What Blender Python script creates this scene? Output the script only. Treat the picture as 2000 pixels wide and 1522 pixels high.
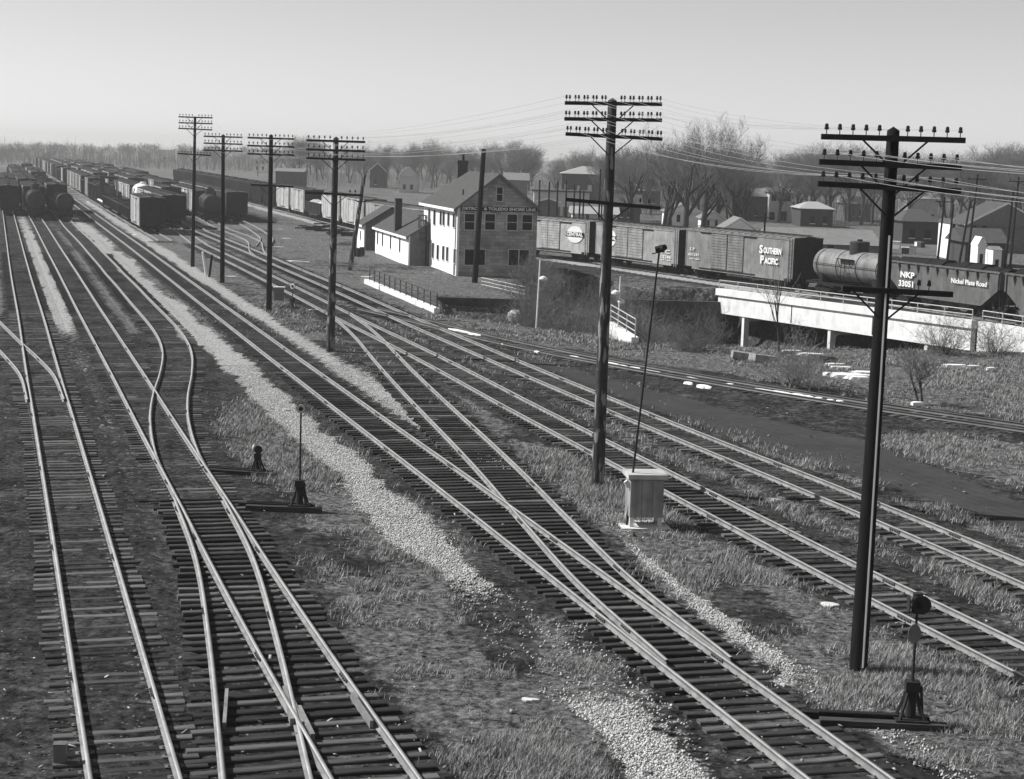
import bpy, math, random
import numpy as np
from mathutils import Matrix, Vector

R2D = math.radians
S = bpy.context.scene
COL = S.collection
for o in list(bpy.data.objects):
    bpy.data.objects.remove(o, do_unlink=True)

# ---------------------------------------------------------------- camera
FPX, PITCH, ROLL, CAMH = 3371.0, 0.13517, 0.0317, 11.075
_cp, _sp, _cr, _sr = math.cos(PITCH), math.sin(PITCH), math.cos(ROLL), math.sin(ROLL)
_r, _u, FWD = np.array([1., 0, 0]), np.array([0, _sp, _cp]), np.array([0, _cp, -_sp])
RGT = _cr * _r + _sr * _u
UPV = -_sr * _r + _cr * _u
cam = bpy.data.cameras.new('camera')
camo = bpy.data.objects.new('camera', cam)
COL.objects.link(camo)
m = Matrix.Identity(4)
for i in range(3):
    m[i][0], m[i][1], m[i][2] = RGT[i], UPV[i], -FWD[i]
m[2][3] = CAMH
camo.matrix_world = m
cam.sensor_width = 36.0
cam.sensor_fit = 'HORIZONTAL'
cam.lens = 36.0 * FPX / 2000.0
cam.clip_start = 0.5
cam.clip_end = 9000.0
S.camera = camo

# ---------------------------------------------------------------- sky, sun, exposure
SUN_AZ, SUN_EL = R2D(-78.0), R2D(42.0)      # from +Y towards +X
w = bpy.data.worlds.new('World')
S.world = w
w.use_nodes = True
nt = w.node_tree
nt.nodes.clear()
sky = nt.nodes.new('ShaderNodeTexSky')
sky.sky_type = 'NISHITA'
sky.sun_disc = False
sky.sun_elevation = SUN_EL
sky.sun_rotation = SUN_AZ
sky.air_density = 1.0
sky.dust_density = 0.0
bw = nt.nodes.new('ShaderNodeRGBToBW')       # the photograph is black and white
bg = nt.nodes.new('ShaderNodeBackground')
bg.inputs['Strength'].default_value = 0.073
wo = nt.nodes.new('ShaderNodeOutputWorld')
nt.links.new(sky.outputs[0], bw.inputs[0])
nt.links.new(bw.outputs[0], bg.inputs[0])
nt.links.new(bg.outputs[0], wo.inputs[0])

sl = bpy.data.lights.new('sun', 'SUN')
sl.energy = 4.8
sl.angle = R2D(0.53)
sl.color = (1.0, 0.995, 0.985)
so = bpy.data.objects.new('sun', sl)
COL.objects.link(so)
SUND = Vector((-math.sin(SUN_AZ) * math.cos(SUN_EL), -math.cos(SUN_AZ) * math.cos(SUN_EL), -math.sin(SUN_EL)))
so.rotation_euler = SUND.to_track_quat('-Z', 'Y').to_euler()
so.location = (-60, 40, 80)
S.view_settings.view_transform = 'Standard'
S.view_settings.look = 'None'
S.view_settings.exposure = 0.5
S.view_settings.gamma = 1.0
S.view_settings.use_curve_mapping = False
S.render.engine = 'CYCLES'
S.render.resolution_x, S.render.resolution_y = 1024, 779

# ---------------------------------------------------------------- pixel <-> place helpers (photo pixels, 2000 x 1522)
def ray(px, py):
    return (px - 1000) / FPX * RGT - (py - 761) / FPX * UPV + FWD

def gp(px, py, z=0.0):
    d = ray(px, py)
    t = (z - CAMH) / d[2]
    return np.array([d[0] * t, d[1] * t])

def zat(px, py, Y):
    d = ray(px, py)
    return CAMH + d[2] * Y / d[1]

def xat(px, py, Y):
    d = ray(px, py)
    return d[0] * Y / d[1]

def proj(p):
    v = np.array(p, float) - np.array([0, 0, CAMH])
    f = v @ FWD
    return 1000 + FPX * (v @ RGT) / f, 761 - FPX * (v @ UPV) / f

def rplane(px, py, p0, n):
    """hit of a photo ray with the vertical plane through p0 (x,y) with normal n (x,y)"""
    d = ray(px, py)
    t = (p0[0] * n[0] + p0[1] * n[1]) / (d[0] * n[0] + d[1] * n[1])
    return np.array([d[0] * t, d[1] * t, CAMH + d[2] * t])

# ---------------------------------------------------------------- materials
MATS = {}

def mat(name, col, rough=0.8, var=0.25, scale=3.0, bump=0.0, bscale=40.0, metal=0.0, spec=0.06, obj_rand=0.0, stretch=None, detail=6.0, streak=0.0, flake=0.0):
    if name in MATS:
        return MATS[name]
    M = bpy.data.materials.new(name)
    M.use_nodes = True
    n = M.node_tree
    L = n.links
    b = n.nodes['Principled BSDF']
    b.inputs['Roughness'].default_value = rough
    b.inputs['Metallic'].default_value = metal
    b.inputs['Specular IOR Level'].default_value = spec
    tc = n.nodes.new('ShaderNodeTexCoord')
    mp = n.nodes.new('ShaderNodeMapping')
    L.new(tc.outputs['Object'], mp.inputs[0])
    if stretch:
        mp.inputs['Scale'].default_value = stretch
    nz = n.nodes.new('ShaderNodeTexNoise')
    nz.inputs['Scale'].default_value = scale
    nz.inputs['Detail'].default_value = detail
    nz.inputs['Roughness'].default_value = 0.65
    L.new(mp.outputs[0], nz.inputs['Vector'])
    mr = n.nodes.new('ShaderNodeMapRange')
    mr.inputs['From Min'].default_value = 0.28
    mr.inputs['From Max'].default_value = 0.72
    mr.inputs['To Min'].default_value = col * (1 - var)
    mr.inputs['To Max'].default_value = col * (1 + var)
    L.new(nz.outputs['Fac'], mr.inputs['Value'])
    out = mr.outputs[0]
    if streak:
        mp2 = n.nodes.new('ShaderNodeMapping')
        mp2.inputs['Scale'].default_value = (2.2, 2.2, 0.3)
        L.new(tc.outputs['Object'], mp2.inputs[0])
        nz2 = n.nodes.new('ShaderNodeTexNoise')
        nz2.inputs['Scale'].default_value = 1.6
        nz2.inputs['Detail'].default_value = 5.0
        L.new(mp2.outputs[0], nz2.inputs['Vector'])
        mr2 = n.nodes.new('ShaderNodeMapRange')
        mr2.inputs['From Min'].default_value = 0.4
        mr2.inputs['From Max'].default_value = 0.7
        mr2.inputs['To Min'].default_value = 1.0
        mr2.inputs['To Max'].default_value = 1.0 - streak
        L.new(nz2.outputs['Fac'], mr2.inputs['Value'])
        mu = n.nodes.new('ShaderNodeMath')
        mu.operation = 'MULTIPLY'
        L.new(out, mu.inputs[0])
        L.new(mr2.outputs[0], mu.inputs[1])
        out = mu.outputs[0]
    if flake:
        mp3 = n.nodes.new('ShaderNodeMapping')
        mp3.inputs['Scale'].default_value = (1.0, 1.0, 0.22)
        L.new(tc.outputs['Object'], mp3.inputs[0])
        nz3 = n.nodes.new('ShaderNodeTexNoise')
        nz3.inputs['Scale'].default_value = 5.0
        nz3.inputs['Detail'].default_value = 3.0
        L.new(mp3.outputs[0], nz3.inputs['Vector'])
        mr4 = n.nodes.new('ShaderNodeMapRange')
        mr4.inputs['From Min'].default_value = 0.56
        mr4.inputs['From Max'].default_value = 0.60
        L.new(nz3.outputs['Fac'], mr4.inputs['Value'])
        mx = n.nodes.new('ShaderNodeMix')
        mx.data_type = 'FLOAT'
        L.new(mr4.outputs[0], mx.inputs[0])
        L.new(out, mx.inputs[2])
        mx.inputs[3].default_value = flake
        out = mx.outputs[0]
    if obj_rand:
        oi = n.nodes.new('ShaderNodeObjectInfo')
        mr3 = n.nodes.new('ShaderNodeMapRange')
        mr3.inputs['To Min'].default_value = 1 - obj_rand
        mr3.inputs['To Max'].default_value = 1 + obj_rand
        L.new(oi.outputs['Random'], mr3.inputs['Value'])
        mu = n.nodes.new('ShaderNodeMath')
        mu.operation = 'MULTIPLY'
        L.new(out, mu.inputs[0])
        L.new(mr3.outputs[0], mu.inputs[1])
        out = mu.outputs[0]
    L.new(out, b.inputs['Base Color'])
    if bump:
        nb = n.nodes.new('ShaderNodeTexNoise')
        nb.inputs['Scale'].default_value = bscale
        nb.inputs['Detail'].default_value = 4.0
        L.new(mp.outputs[0], nb.inputs['Vector'])
        bp = n.nodes.new('ShaderNodeBump')
        bp.inputs['Strength'].default_value = bump
        bp.inputs['Distance'].default_value = 0.03
        L.new(nb.outputs['Fac'], bp.inputs['Height'])
        L.new(bp.outputs[0], b.inputs['Normal'])
    MATS[name] = M
    return M

WOOD = dict(stretch=(1.0, 14.0, 14.0), scale=1.5)
M_TIE = mat('tie_wood', 0.042, 0.9, 0.75, 2.6, 0.5, 30, obj_rand=0.5, stretch=(0.6, 9, 9))
M_TIE2 = mat('tie_wood_weathered', 0.10, 0.9, 0.7, 2.6, 0.5, 30, obj_rand=0.5, stretch=(0.6, 9, 9))
M_RAIL = mat('rail_steel', 0.20, 0.7, 0.4, 2.3, 0.2, 25)
M_HEAD = mat('rail_head', 0.44, 0.4, 0.25, 1.5, metal=0.4, spec=0.4)
M_RAILD = mat('rail_rusty', 0.10, 0.6, 0.3, 0.6, 0, metal=0.2)
M_IRON = mat('dark_iron', 0.03, 0.6, 0.4, 5)
M_PLATE = mat('tie_plate_steel', 0.13, 0.6, 0.4, 9)
M_CREO = mat('creosoted_pole', 0.016, 0.85, 0.45, 2.0, 0.6, 25, stretch=(9, 9, 0.7))
M_BARE = mat('weathered_pole', 0.05, 0.9, 0.6, 2.4, 0.5, 20, stretch=(5, 5, 0.9), flake=0.26)
M_ARM = mat('crossarm_wood', 0.03, 0.85, 0.4, 4, 0.3, 30)
M_GLASS = mat('insulator_glass', 0.03, 0.12, 0.3, 9, spec=0.6)
M_WIRE = mat('bright_wire', 0.42, 0.35, 0.1, 2, metal=0.5)
M_WHITE = mat('white_stucco', 0.80, 0.85, 0.07, 0.9, 0.15, 20, streak=0.12)
M_WPAINT = mat('white_paint', 0.78, 0.6, 0.1, 3)
M_CONC = mat('concrete', 0.70, 0.85, 0.2, 0.9, 0.2, 14, streak=0.10)
M_RUBBLE = mat('rubble_concrete', 0.26, 0.9, 0.4, 2.0, 0.4, 10)
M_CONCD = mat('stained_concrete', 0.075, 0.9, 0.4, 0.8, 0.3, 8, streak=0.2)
M_GALV = mat('galvanised_pipe', 0.5, 0.5, 0.15, 4, metal=0.3)
M_DARKPIPE = mat('dark_pipe', 0.06, 0.6, 0.3, 4)
M_ROOF = mat('asphalt_shingle', 0.075, 0.95, 0.25, 2.0, 0.3, 30)
M_ROOFL = mat('pale_roofing', 0.33, 0.9, 0.15, 2.0, 0.2, 30)
M_ROOFM = mat('grey_roofing', 0.19, 0.9, 0.18, 1.0, 0.2, 30)
M_PANE = mat('window_glass', 0.008, 0.25, 0.3, 2, spec=0.12)
M_SIDE_D = mat('dark_siding', 0.06, 0.85, 0.25, 2)
M_SIDE_M = mat('grey_siding', 0.16, 0.85, 0.25, 2)
M_SIDE_L = mat('light_siding', 0.55, 0.85, 0.12, 2)
M_BLACK = mat('black_paint', 0.012, 0.5, 0.4, 4)
M_SNOW = mat('old_snow', 0.85, 0.7, 0.08, 5, 0.3, 12)
M_BARK = mat('tree_bark', 0.055, 0.95, 0.4, 3, 0.4, 12)
M_TWIG = mat('bare_twigs', 0.17, 0.95, 0.3, 1.0, obj_rand=0.25)
M_BUSH = mat('bush_twigs', 0.16, 0.95, 0.35, 1.0, obj_rand=0.3)
M_COAL = mat('coal', 0.015, 0.7, 0.5, 5, 1.0, 9)
M_BOARD = mat('pale_board', 0.55, 0.85, 0.25, 3)

# ---------------------------------------------------------------- mesh helpers
class MB:
    def __init__(s):
        s.v, s.f = [], []

    def add(s, vs, fs):
        k = len(s.v)
        s.v.extend(tuple(map(float, p)) for p in vs)
        s.f.extend(tuple(i + k for i in f) for f in fs)
        return s

    def box(s, c, d, M=None):
        x, y, z = d[0] / 2, d[1] / 2, d[2] / 2
        vs = [(-x, -y, -z), (x, -y, -z), (x, y, -z), (-x, y, -z), (-x, -y, z), (x, -y, z), (x, y, z), (-x, y, z)]
        if M is not None:
            vs = [tuple(M @ Vector(p)) for p in vs]
        vs = [(p[0] + c[0], p[1] + c[1], p[2] + c[2]) for p in vs]
        return s.add(vs, [(0, 3, 2, 1), (4, 5, 6, 7), (0, 1, 5, 4), (1, 2, 6, 5), (2, 3, 7, 6), (3, 0, 4, 7)])

    def bb(s, x0, x1, y0, y1, z0, z1):
        return s.box(((x0 + x1) / 2, (y0 + y1) / 2, (z0 + z1) / 2), (abs(x1 - x0), abs(y1 - y0), abs(z1 - z0)))

    def tube(s, a, b, r0, r1=None, n=8, caps=True):
        r1 = r0 if r1 is None else r1
        a, b = Vector(a), Vector(b)
        d = (b - a)
        if d.length < 1e-6:
            return s
        d.normalize()
        e = d.orthogonal().normalized()
        g = d.cross(e)
        vs = []
        for p, r in ((a, r0), (b, r1)):
            for i in range(n):
                t = 2 * math.pi * i / n
                vs.append(p + (e * math.cos(t) + g * math.sin(t)) * r)
        fs = [(i, (i + 1) % n, n + (i + 1) % n, n + i) for i in range(n)]
        if caps:
            fs += [tuple(range(n))[::-1], tuple(range(n, 2 * n))]
        return s.add(vs, fs)

    def path(s, pts, r, n=6):
        for a, b in zip(pts[:-1], pts[1:]):
            s.tube(a, b, r, r, n)
        return s

    def bar(s, a, b, w, h):
        """box beam from a to b, w wide, h high"""
        a, b = Vector(a), Vector(b)
        d = b - a
        L = d.length
        M = d.to_track_quat('X', 'Z').to_matrix()
        return s.box((a + b) / 2, (L, w, h), M)

    def lathe(s, prof, n=16, c=(0, 0, 0), axis='Z'):
        vs, fs = [], []
        for (r, z) in prof:
            for i in range(n):
                t = 2 * math.pi * i / n
                p = (r * math.cos(t), r * math.sin(t), z)
                if axis == 'X':
                    p = (z, p[0], p[1])
                elif axis == 'Y':
                    p = (p[0], z, p[1])
                vs.append((p[0] + c[0], p[1] + c[1], p[2] + c[2]))
        for j in range(len(prof) - 1):
            for i in range(n):
                a, b = j * n + i, j * n + (i + 1) % n
                fs.append((a, b, b + n, a + n))
        fs.append(tuple(range(n))[::-1])
        k = (len(prof) - 1) * n
        fs.append(tuple(range(k, k + n)))
        return s.add(vs, fs)

    def prism(s, poly, y0, y1):
        """polygon in x,z extruded along y"""
        n = len(poly)
        vs = [(x, y0, z) for x, z in poly] + [(x, y1, z) for x, z in poly]
        fs = [tuple(range(n)), tuple(range(n, 2 * n))[::-1]] + [(i, i + n, (i + 1) % n + n, (i + 1) % n) for i in range(n)]
        return s.add(vs, fs)

    def prismx(s, poly, x0, x1):
        """polygon in y,z extruded along x"""
        n = len(poly)
        vs = [(x0, y, z) for y, z in poly] + [(x1, y, z) for y, z in poly]
        fs = [tuple(range(n))[::-1], tuple(range(n, 2 * n))] + [(i, (i + 1) % n, (i + 1) % n + n, i + n) for i in range(n)]
        return s.add(vs, fs)

    def data(s, name):
        me = bpy.data.meshes.new(name)
        me.from_pydata(s.v, [], s.f)
        me.update()
        return me

    def build(s, name, material, parent=None, smooth=False):
        return mobj(name, s.data(name), material, parent, smooth)

def mobj(name, me, material, parent=None, smooth=False):
    if material is not None and not me.materials:
        me.materials.append(material)
    if smooth:
        for p in me.polygons:
            p.use_smooth = True
    o = bpy.data.objects.new(name, me)
    COL.objects.link(o)
    if parent is not None:
        o.parent = parent
    return o

def np_mesh(name, V, Fq, attrs=None):
    """V (n,3) float, Fq (m,3|4) int"""
    me = bpy.data.meshes.new(name)
    V = np.ascontiguousarray(V, dtype=np.float32)
    Fq = np.ascontiguousarray(Fq, dtype=np.int32)
    k = Fq.shape[1]
    me.vertices.add(len(V))
    me.vertices.foreach_set('co', V.ravel())
    me.loops.add(Fq.size)
    me.loops.foreach_set('vertex_index', Fq.ravel())
    me.polygons.add(len(Fq))
    me.polygons.foreach_set('loop_start', np.arange(len(Fq), dtype=np.int32) * k)
    me.polygons.foreach_set('loop_total', np.full(len(Fq), k, dtype=np.int32))
    for a, val in (attrs or {}).items():
        at = me.attributes.new(a, 'FLOAT', 'POINT')
        at.data.foreach_set('value', np.ascontiguousarray(val, dtype=np.float32))
    me.update()
    me.validate()
    return me

def tag(o, label=None, cat=None, group=None, kind=None):
    if label:
        o['label'] = label
    if cat:
        o['category'] = cat
    if group:
        o['group'] = group
    if kind:
        o['kind'] = kind
    return o

def thing(name, loc, rz, label, cat, group=None):
    o = bpy.data.objects.new(name, None)
    COL.objects.link(o)
    o.location = (loc[0], loc[1], loc[2] if len(loc) > 2 else 0.0)
    o.rotation_euler = (0, 0, rz)
    o.empty_display_size = 0.3
    return tag(o, label, cat, group)

CHILD = {}

def kids(o):
    return [c for c in bpy.data.objects if c.parent == o]

def copy_tree(src, kidmap, parent=None):
    c = src.copy()
    COL.objects.link(c)
    c.parent = parent
    for k in kidmap.get(src.name, []):
        copy_tree(k, kidmap, c)
    return c

def kid_index():
    d = {}
    for o in bpy.data.objects:
        if o.parent:
            d.setdefault(o.parent.name, []).append(o)
    return d

def text_mesh(body, size, extrude=0.01, bold=0.0, space=1.0):
    cu = bpy.data.curves.new('lettering', 'FONT')
    cu.body = body
    cu.size = size
    cu.extrude = extrude
    cu.offset = bold
    cu.space_character = space
    cu.align_x = 'CENTER'
    cu.align_y = 'CENTER'
    cu.resolution_u = 3
    o = bpy.data.objects.new('lettering', cu)
    me = bpy.data.meshes.new_from_object(o)
    bpy.data.objects.remove(o)
    return me

def lettering(body, size, loc, rot, material, parent, width=None, bold=0.0):
    me = text_mesh(body, size, 0.008, bold)
    o = mobj('lettering', me, material, parent)
    o.location = loc
    o.rotation_euler = rot
    if width:
        xs = [v.co.x for v in me.vertices]
        o.scale = (width / max(0.01, max(xs) - min(xs)), 1, 1)
    return o

# ---------------------------------------------------------------- tracks (ground coordinates in metres)
TRK = {
'A':[(-6.47,29.22),(-8.50,35.92),(-10.53,42.62),(-12.85,50.27),(-14.89,56.97),(-16.93,63.67),(-18.97,70.36),(-21.02,77.06),(-23.05,83.75),(-25.37,91.41),(-27.39,98.11),(-29.42,104.81),(-31.46,111.51),(-33.51,118.20),(-35.56,124.90),(-37.90,132.55),(-39.94,139.24),(-41.97,145.94),(-44.00,152.64),(-46.03,159.34),(-48.06,166.04),(-50.37,173.70),(-52.39,180.40),(-54.42,187.10)],
'B':[(-2.35,29.58),(-4.48,36.25),(-6.85,43.89),(-8.88,50.59),(-10.93,57.28),(-12.99,63.97),(-15.32,71.63),(-17.35,78.32),(-19.39,85.02),(-21.44,91.71),(-23.78,99.36),(-25.83,106.06),(-27.88,112.75),(-29.92,119.45),(-32.24,127.10),(-34.28,133.80),(-36.31,140.50),(-38.64,148.15),(-40.69,154.85),(-42.73,161.54),(-44.78,168.23),(-47.11,175.89),(-49.15,182.58),(-51.18,189.28),(-53.22,195.98),(-55.54,203.64),(-57.57,210.33),(-59.60,217.03),(-61.65,223.73),(-63.99,231.38),(-66.04,238.07)],
'X':[(-4.17,29.46),(-5.79,37.30),(-7.54,45.10),(-9.65,52.82)],
'C':[(-9.75,53.40),(-11.73,60.11),(-13.59,67.89),(-14.93,74.76),(-16.07,81.67),(-17.52,89.54),(-19.10,96.35),(-20.96,103.10),(-22.97,109.81),(-25.31,117.46),(-27.34,124.16),(-29.35,130.86),(-31.70,138.51),(-33.76,145.20),(-35.76,151.91),(-38.08,159.56),(-40.13,166.26),(-42.17,172.95),(-44.48,180.61),(-46.53,187.31),(-48.59,194.00),(-50.67,200.68),(-53.05,208.32),(-55.13,215.00),(-57.18,221.69),(-59.49,229.35),(-61.48,236.07)],
'D':[(6.07,30.48),(4.05,37.19),(2.04,43.89),(-0.26,51.55),(-2.29,58.25),(-4.35,64.94),(-6.41,71.63),(-8.46,78.33),(-10.80,85.98),(-12.85,92.67),(-14.88,99.37),(-16.92,106.06),(-18.96,112.76),(-21.29,120.41),(-23.32,127.11),(-25.35,133.81),(-27.38,140.51),(-29.41,147.21),(-31.72,154.87),(-33.75,161.57),(-35.78,168.27),(-37.81,174.97),(-40.14,182.62),(-42.19,189.31),(-44.24,196.01),(-46.29,202.70),(-48.35,209.39),(-50.70,217.04),(-52.75,223.73),(-54.81,230.42),(-56.85,237.12),(-58.90,243.81),(-61.23,251.46),(-63.27,258.16),(-65.31,264.86),(-67.35,271.55),(-69.39,278.25),(-71.73,285.90),(-73.77,292.59),(-75.82,299.29)],
'E':[(4.32,36.96),(2.62,43.75),(1.09,51.60),(-0.19,58.49),(-1.55,65.35),(-2.96,72.21),(-4.55,80.05),(-5.89,86.92),(-7.18,93.80),(-8.46,100.68),(-10.10,108.51),(-11.74,115.32)],
'F':[(11.18,39.39),(9.08,46.06),(6.79,53.73),(4.79,60.44),(2.77,67.14),(0.49,74.81),(-1.44,81.54),(-3.38,88.26),(-5.68,95.93),(-7.76,102.61),(-9.86,109.29),(-11.91,115.98),(-14.20,123.65),(-16.21,130.35),(-18.25,137.05),(-20.59,144.70),(-22.64,151.39),(-24.69,158.08),(-27.07,165.72),(-29.17,172.40),(-31.26,179.08),(-33.62,186.72),(-35.67,193.42)],
'G':[(14.34,45.80),(12.29,52.49),(10.15,59.16),(7.60,66.74),(5.42,73.39),(3.27,80.05),(1.15,86.73),(-0.93,93.41),(-3.29,101.05),(-5.36,107.74),(-7.41,114.43),(-9.42,121.14),(-11.41,127.85),(-13.70,135.51),(-15.75,142.21),(-17.81,148.90),(-19.88,155.58),(-21.93,162.28),(-23.96,168.98),(-26.29,176.63),(-28.36,183.32),(-30.47,189.99),(-32.59,196.66),(-34.70,203.34),(-37.10,210.97),(-39.20,217.65),(-41.29,224.32)],
'H':[(21.90,73.70),(16.23,79.35),(10.95,85.35),(6.04,91.66),(2.07,97.43),(-2.00,104.31),(-5.53,111.49)],
'W':[(-19.74,72.36),(-22.20,79.97),(-24.78,86.48),(-27.87,93.86)],
'K':[(-25.38,173.60),(-27.18,181.39),(-28.37,188.29),(-29.62,196.19),(-31.01,203.05),(-33.13,210.76),(-35.47,218.41),(-37.53,225.10),(-39.93,232.74)],
}
HEAD = np.array([-0.2915, 0.9566])

class Track:
    def __init__(s, pts, near=0.0, far=0.0, near_dir=None, far_dir=None):
        p = np.array(pts, float)
        if near:
            d = (p[0] - p[1]) / np.linalg.norm(p[0] - p[1]) if near_dir is None else np.array(near_dir)
            p = np.concatenate([[p[0] + d * near]] + ([[p[0] + d * near / 2]] if near > 12 else []) + [p])
        if far:
            d = (p[-1] - p[-3]) / np.linalg.norm(p[-1] - p[-3]) if far_dir is None else np.array(far_dir)
            n = max(1, int(far / 40))
            p = np.concatenate([p, [p[-1] + d * far * (i + 1) / n for i in range(n)]])
        # Catmull-Rom (centripetal enough, even spacing) resample
        q = [2 * p[0] - p[1]] + list(p) + [2 * p[-1] - p[-2]]
        out = []
        for i in range(1, len(q) - 2):
            a, b, c, d = q[i - 1], q[i], q[i + 1], q[i + 2]
            L = np.linalg.norm(c - b)
            n = max(2, int(L / 1.0)) if L < 15 else 4
            la, lc = np.linalg.norm(b - a), np.linalg.norm(d - c)
            m1 = (c - a) / (L + la) * L
            m2 = (d - b) / (L + lc) * L
            for k in range(n):
                t = k / n
                t2, t3 = t * t, t ** 3
                out.append((2 * t3 - 3 * t2 + 1) * b + (t3 - 2 * t2 + t) * m1 + (-2 * t3 + 3 * t2) * c + (t3 - t2) * m2)
        out.append(p[-1])
        s.p = np.array(out)
        seg = np.linalg.norm(np.diff(s.p, axis=0), axis=1)
        s.s = np.concatenate([[0], np.cumsum(seg)])
        s.L = s.s[-1]
        t = np.gradient(s.p, axis=0)
        s.t = t / np.linalg.norm(t, axis=1)[:, None]
        s.n = np.stack([s.t[:, 1], -s.t[:, 0]], 1)     # right hand side when looking away

    def at(s, d):
        i = np.interp(d, s.s, np.arange(len(s.s)))
        k = np.clip(np.floor(i).astype(int), 0, len(s.s) - 2)
        f = (i - k)
        f = f[..., None] if np.ndim(f) else f
        return s.p[k] * (1 - f) + s.p[k + 1] * f, s.t[k] * (1 - f) + s.t[k + 1] * f

    def lat(s, P, maxd=30.0):
        """signed lateral distance (right +) and arc position of points P (n,2)"""
        P = np.atleast_2d(P)
        best = np.full(len(P), 1e9)
        sd = np.full(len(P), 1e9)
        ss = np.zeros(len(P))
        pts = s.p[::2] if len(s.p) > 60 else s.p
        sv = s.s[::2] if len(s.p) > 60 else s.s
        if not np.allclose(pts[-1], s.p[-1]):
            pts = np.concatenate([pts, s.p[-1:]])
            sv = np.concatenate([sv, s.s[-1:]])
        for a, b, s0, s1 in zip(pts[:-1], pts[1:], sv[:-1], sv[1:]):
            lo = np.minimum(a, b) - maxd
            hi = np.maximum(a, b) + maxd
            idx = np.nonzero((P[:, 0] > lo[0]) & (P[:, 0] < hi[0]) & (P[:, 1] > lo[1]) & (P[:, 1] < hi[1]))[0]
            if not len(idx):
                continue
            Q = P[idx]
            ab = b - a
            L2 = ab @ ab
            t = np.clip((Q - a) @ ab / L2, 0, 1)
            c = a + t[:, None] * ab
            d = np.linalg.norm(Q - c, axis=1)
            up = d < best[idx]
            j = idx[up]
            best[j] = d[up]
            cr = ab[0] * (Q[:, 1] - a[1]) - ab[1] * (Q[:, 0] - a[0])
            sd[j] = np.where(cr[up] < 0, d[up], -d[up])
            ss[j] = s0 + t[up] * (s1 - s0)
        return sd, ss

def offset_track(T, off, s0, s1):
    d = np.arange(s0, s1, 12.0)
    p, t = T.at(d)
    n = np.stack([t[:, 1], -t[:, 0]], 1)
    n /= np.linalg.norm(n, axis=1)[:, None]
    return Track(p + n * off)

TR = {}
TR['A'] = Track(TRK['A'], 10, 330)
TR['B'] = Track(TRK['B'], 10, 300, far_dir=HEAD)
TR['X'] = Track(TRK['X'], 10)
TR['C'] = Track(TRK['C'], 0, 300, far_dir=HEAD)
TR['D'] = Track(TRK['D'], 10, 620)
TR['E'] = Track(TRK['E'])
TR['F'] = Track(TRK['F'], 24, 0)
TR['G'] = Track(TRK['G'], 24, 0)
TR['H'] = Track(TRK['H'], 24, 10)
TR['W'] = Track(TRK['W'], 0, 30)
TR['K'] = Track(TRK['K'], 0, 0)
_tn = [(445, 385), (525, 405), (690, 447), (800, 471), (930, 488), (1060, 501), (1145, 510), (1338, 537), (1548, 566), (1730, 593)]
_t = [gp(x, y, 0.2) for x, y in _tn][::-1]
TR['T'] = Track([a + np.array([0.72, 0.3]) for a in _t], 45, 420)
D_ = TR['D']
def d_at_Y(Y):
    return float(np.interp(Y, D_.p[:, 1], D_.s))
YOFF = dict(P=4.35, Q=8.6, U=12.6, V=16.4, Z=20.3)
TR['P'] = offset_track(D_, YOFF['P'], d_at_Y(196), d_at_Y(800))
# F curves into the second yard track, G into the third, K into the fourth
def lead(T, off, Y0, Y1):
    """yard track reached from the far end of a lead track"""
    d = np.arange(d_at_Y(Y0), d_at_Y(Y1), 15.0)
    p, t = D_.at(d)
    n = np.stack([t[:, 1], -t[:, 0]], 1)
    n /= np.linalg.norm(n, axis=1)[:, None]
    return Track(np.concatenate([T[-8::2], p + n * off]))
TR['Q'] = lead(TR['F'].p[:-2], YOFF['Q'], 222, 800)
TR['U'] = lead(TR['G'].p[:-2], YOFF['U'], 258, 800)
TR['V'] = lead(TR['K'].p[:-2], YOFF['V'], 262, 800)
TR['Z'] = Track([gp(514, 480, .2), gp(521, 466, .2), gp(514, 454, .2) + np.array([-.4, 0])] + [D_.at(d_at_Y(y))[0] + np.array([0.957, 0.29]) * YOFF['Z'] for y in (246, 262, 280, 320, 400, 500, 650, 800)])

# ---------------------------------------------------------------- terrain
def vnoise(P, cell, seed=0):
    q = np.asarray(P) / cell
    i = np.floor(q).astype(np.int64)
    f = q - i
    f = f * f * (3 - 2 * f)
    def h(a, b):
        n = (a * 374761393 + b * 668265263 + seed * 982451653) & 0x7fffffff
        n = ((n ^ (n >> 13)) * 1274126177) & 0x7fffffff
        return ((n ^ (n >> 16)) & 0xffff) / 65535.0
    x, y = i[..., 0], i[..., 1]
    a, b, c, d = h(x, y), h(x + 1, y), h(x, y + 1), h(x + 1, y + 1)
    return (a * (1 - f[..., 0]) + b * f[..., 0]) * (1 - f[..., 1]) + (c * (1 - f[..., 0]) + d * f[..., 0]) * f[..., 1]

def sstep(a, b, x):
    t = np.clip((x - a) / (b - a), 0, 1)
    return t * t * (3 - 2 * t)

def poly_sd(P, poly):
    P = np.atleast_2d(P)
    poly = np.array(poly, float)
    d = np.full(len(P), 1e9)
    ins = np.zeros(len(P), bool)
    for a, b in zip(poly, np.roll(poly, -1, axis=0)):
        ab = b - a
        t = np.clip((P - a) @ ab / (ab @ ab), 0, 1)
        d = np.minimum(d, np.linalg.norm(P - a - t[:, None] * ab, axis=1))
        c = (a[1] > P[:, 1]) != (b[1] > P[:, 1])
        with np.errstate(divide='ignore', invalid='ignore'):
            xi = (b[0] - a[0]) * (P[:, 1] - a[1]) / (b[1] - a[1]) + a[0]
        ins ^= c & (P[:, 0] < xi)
    return np.where(ins, d, -d)

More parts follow.
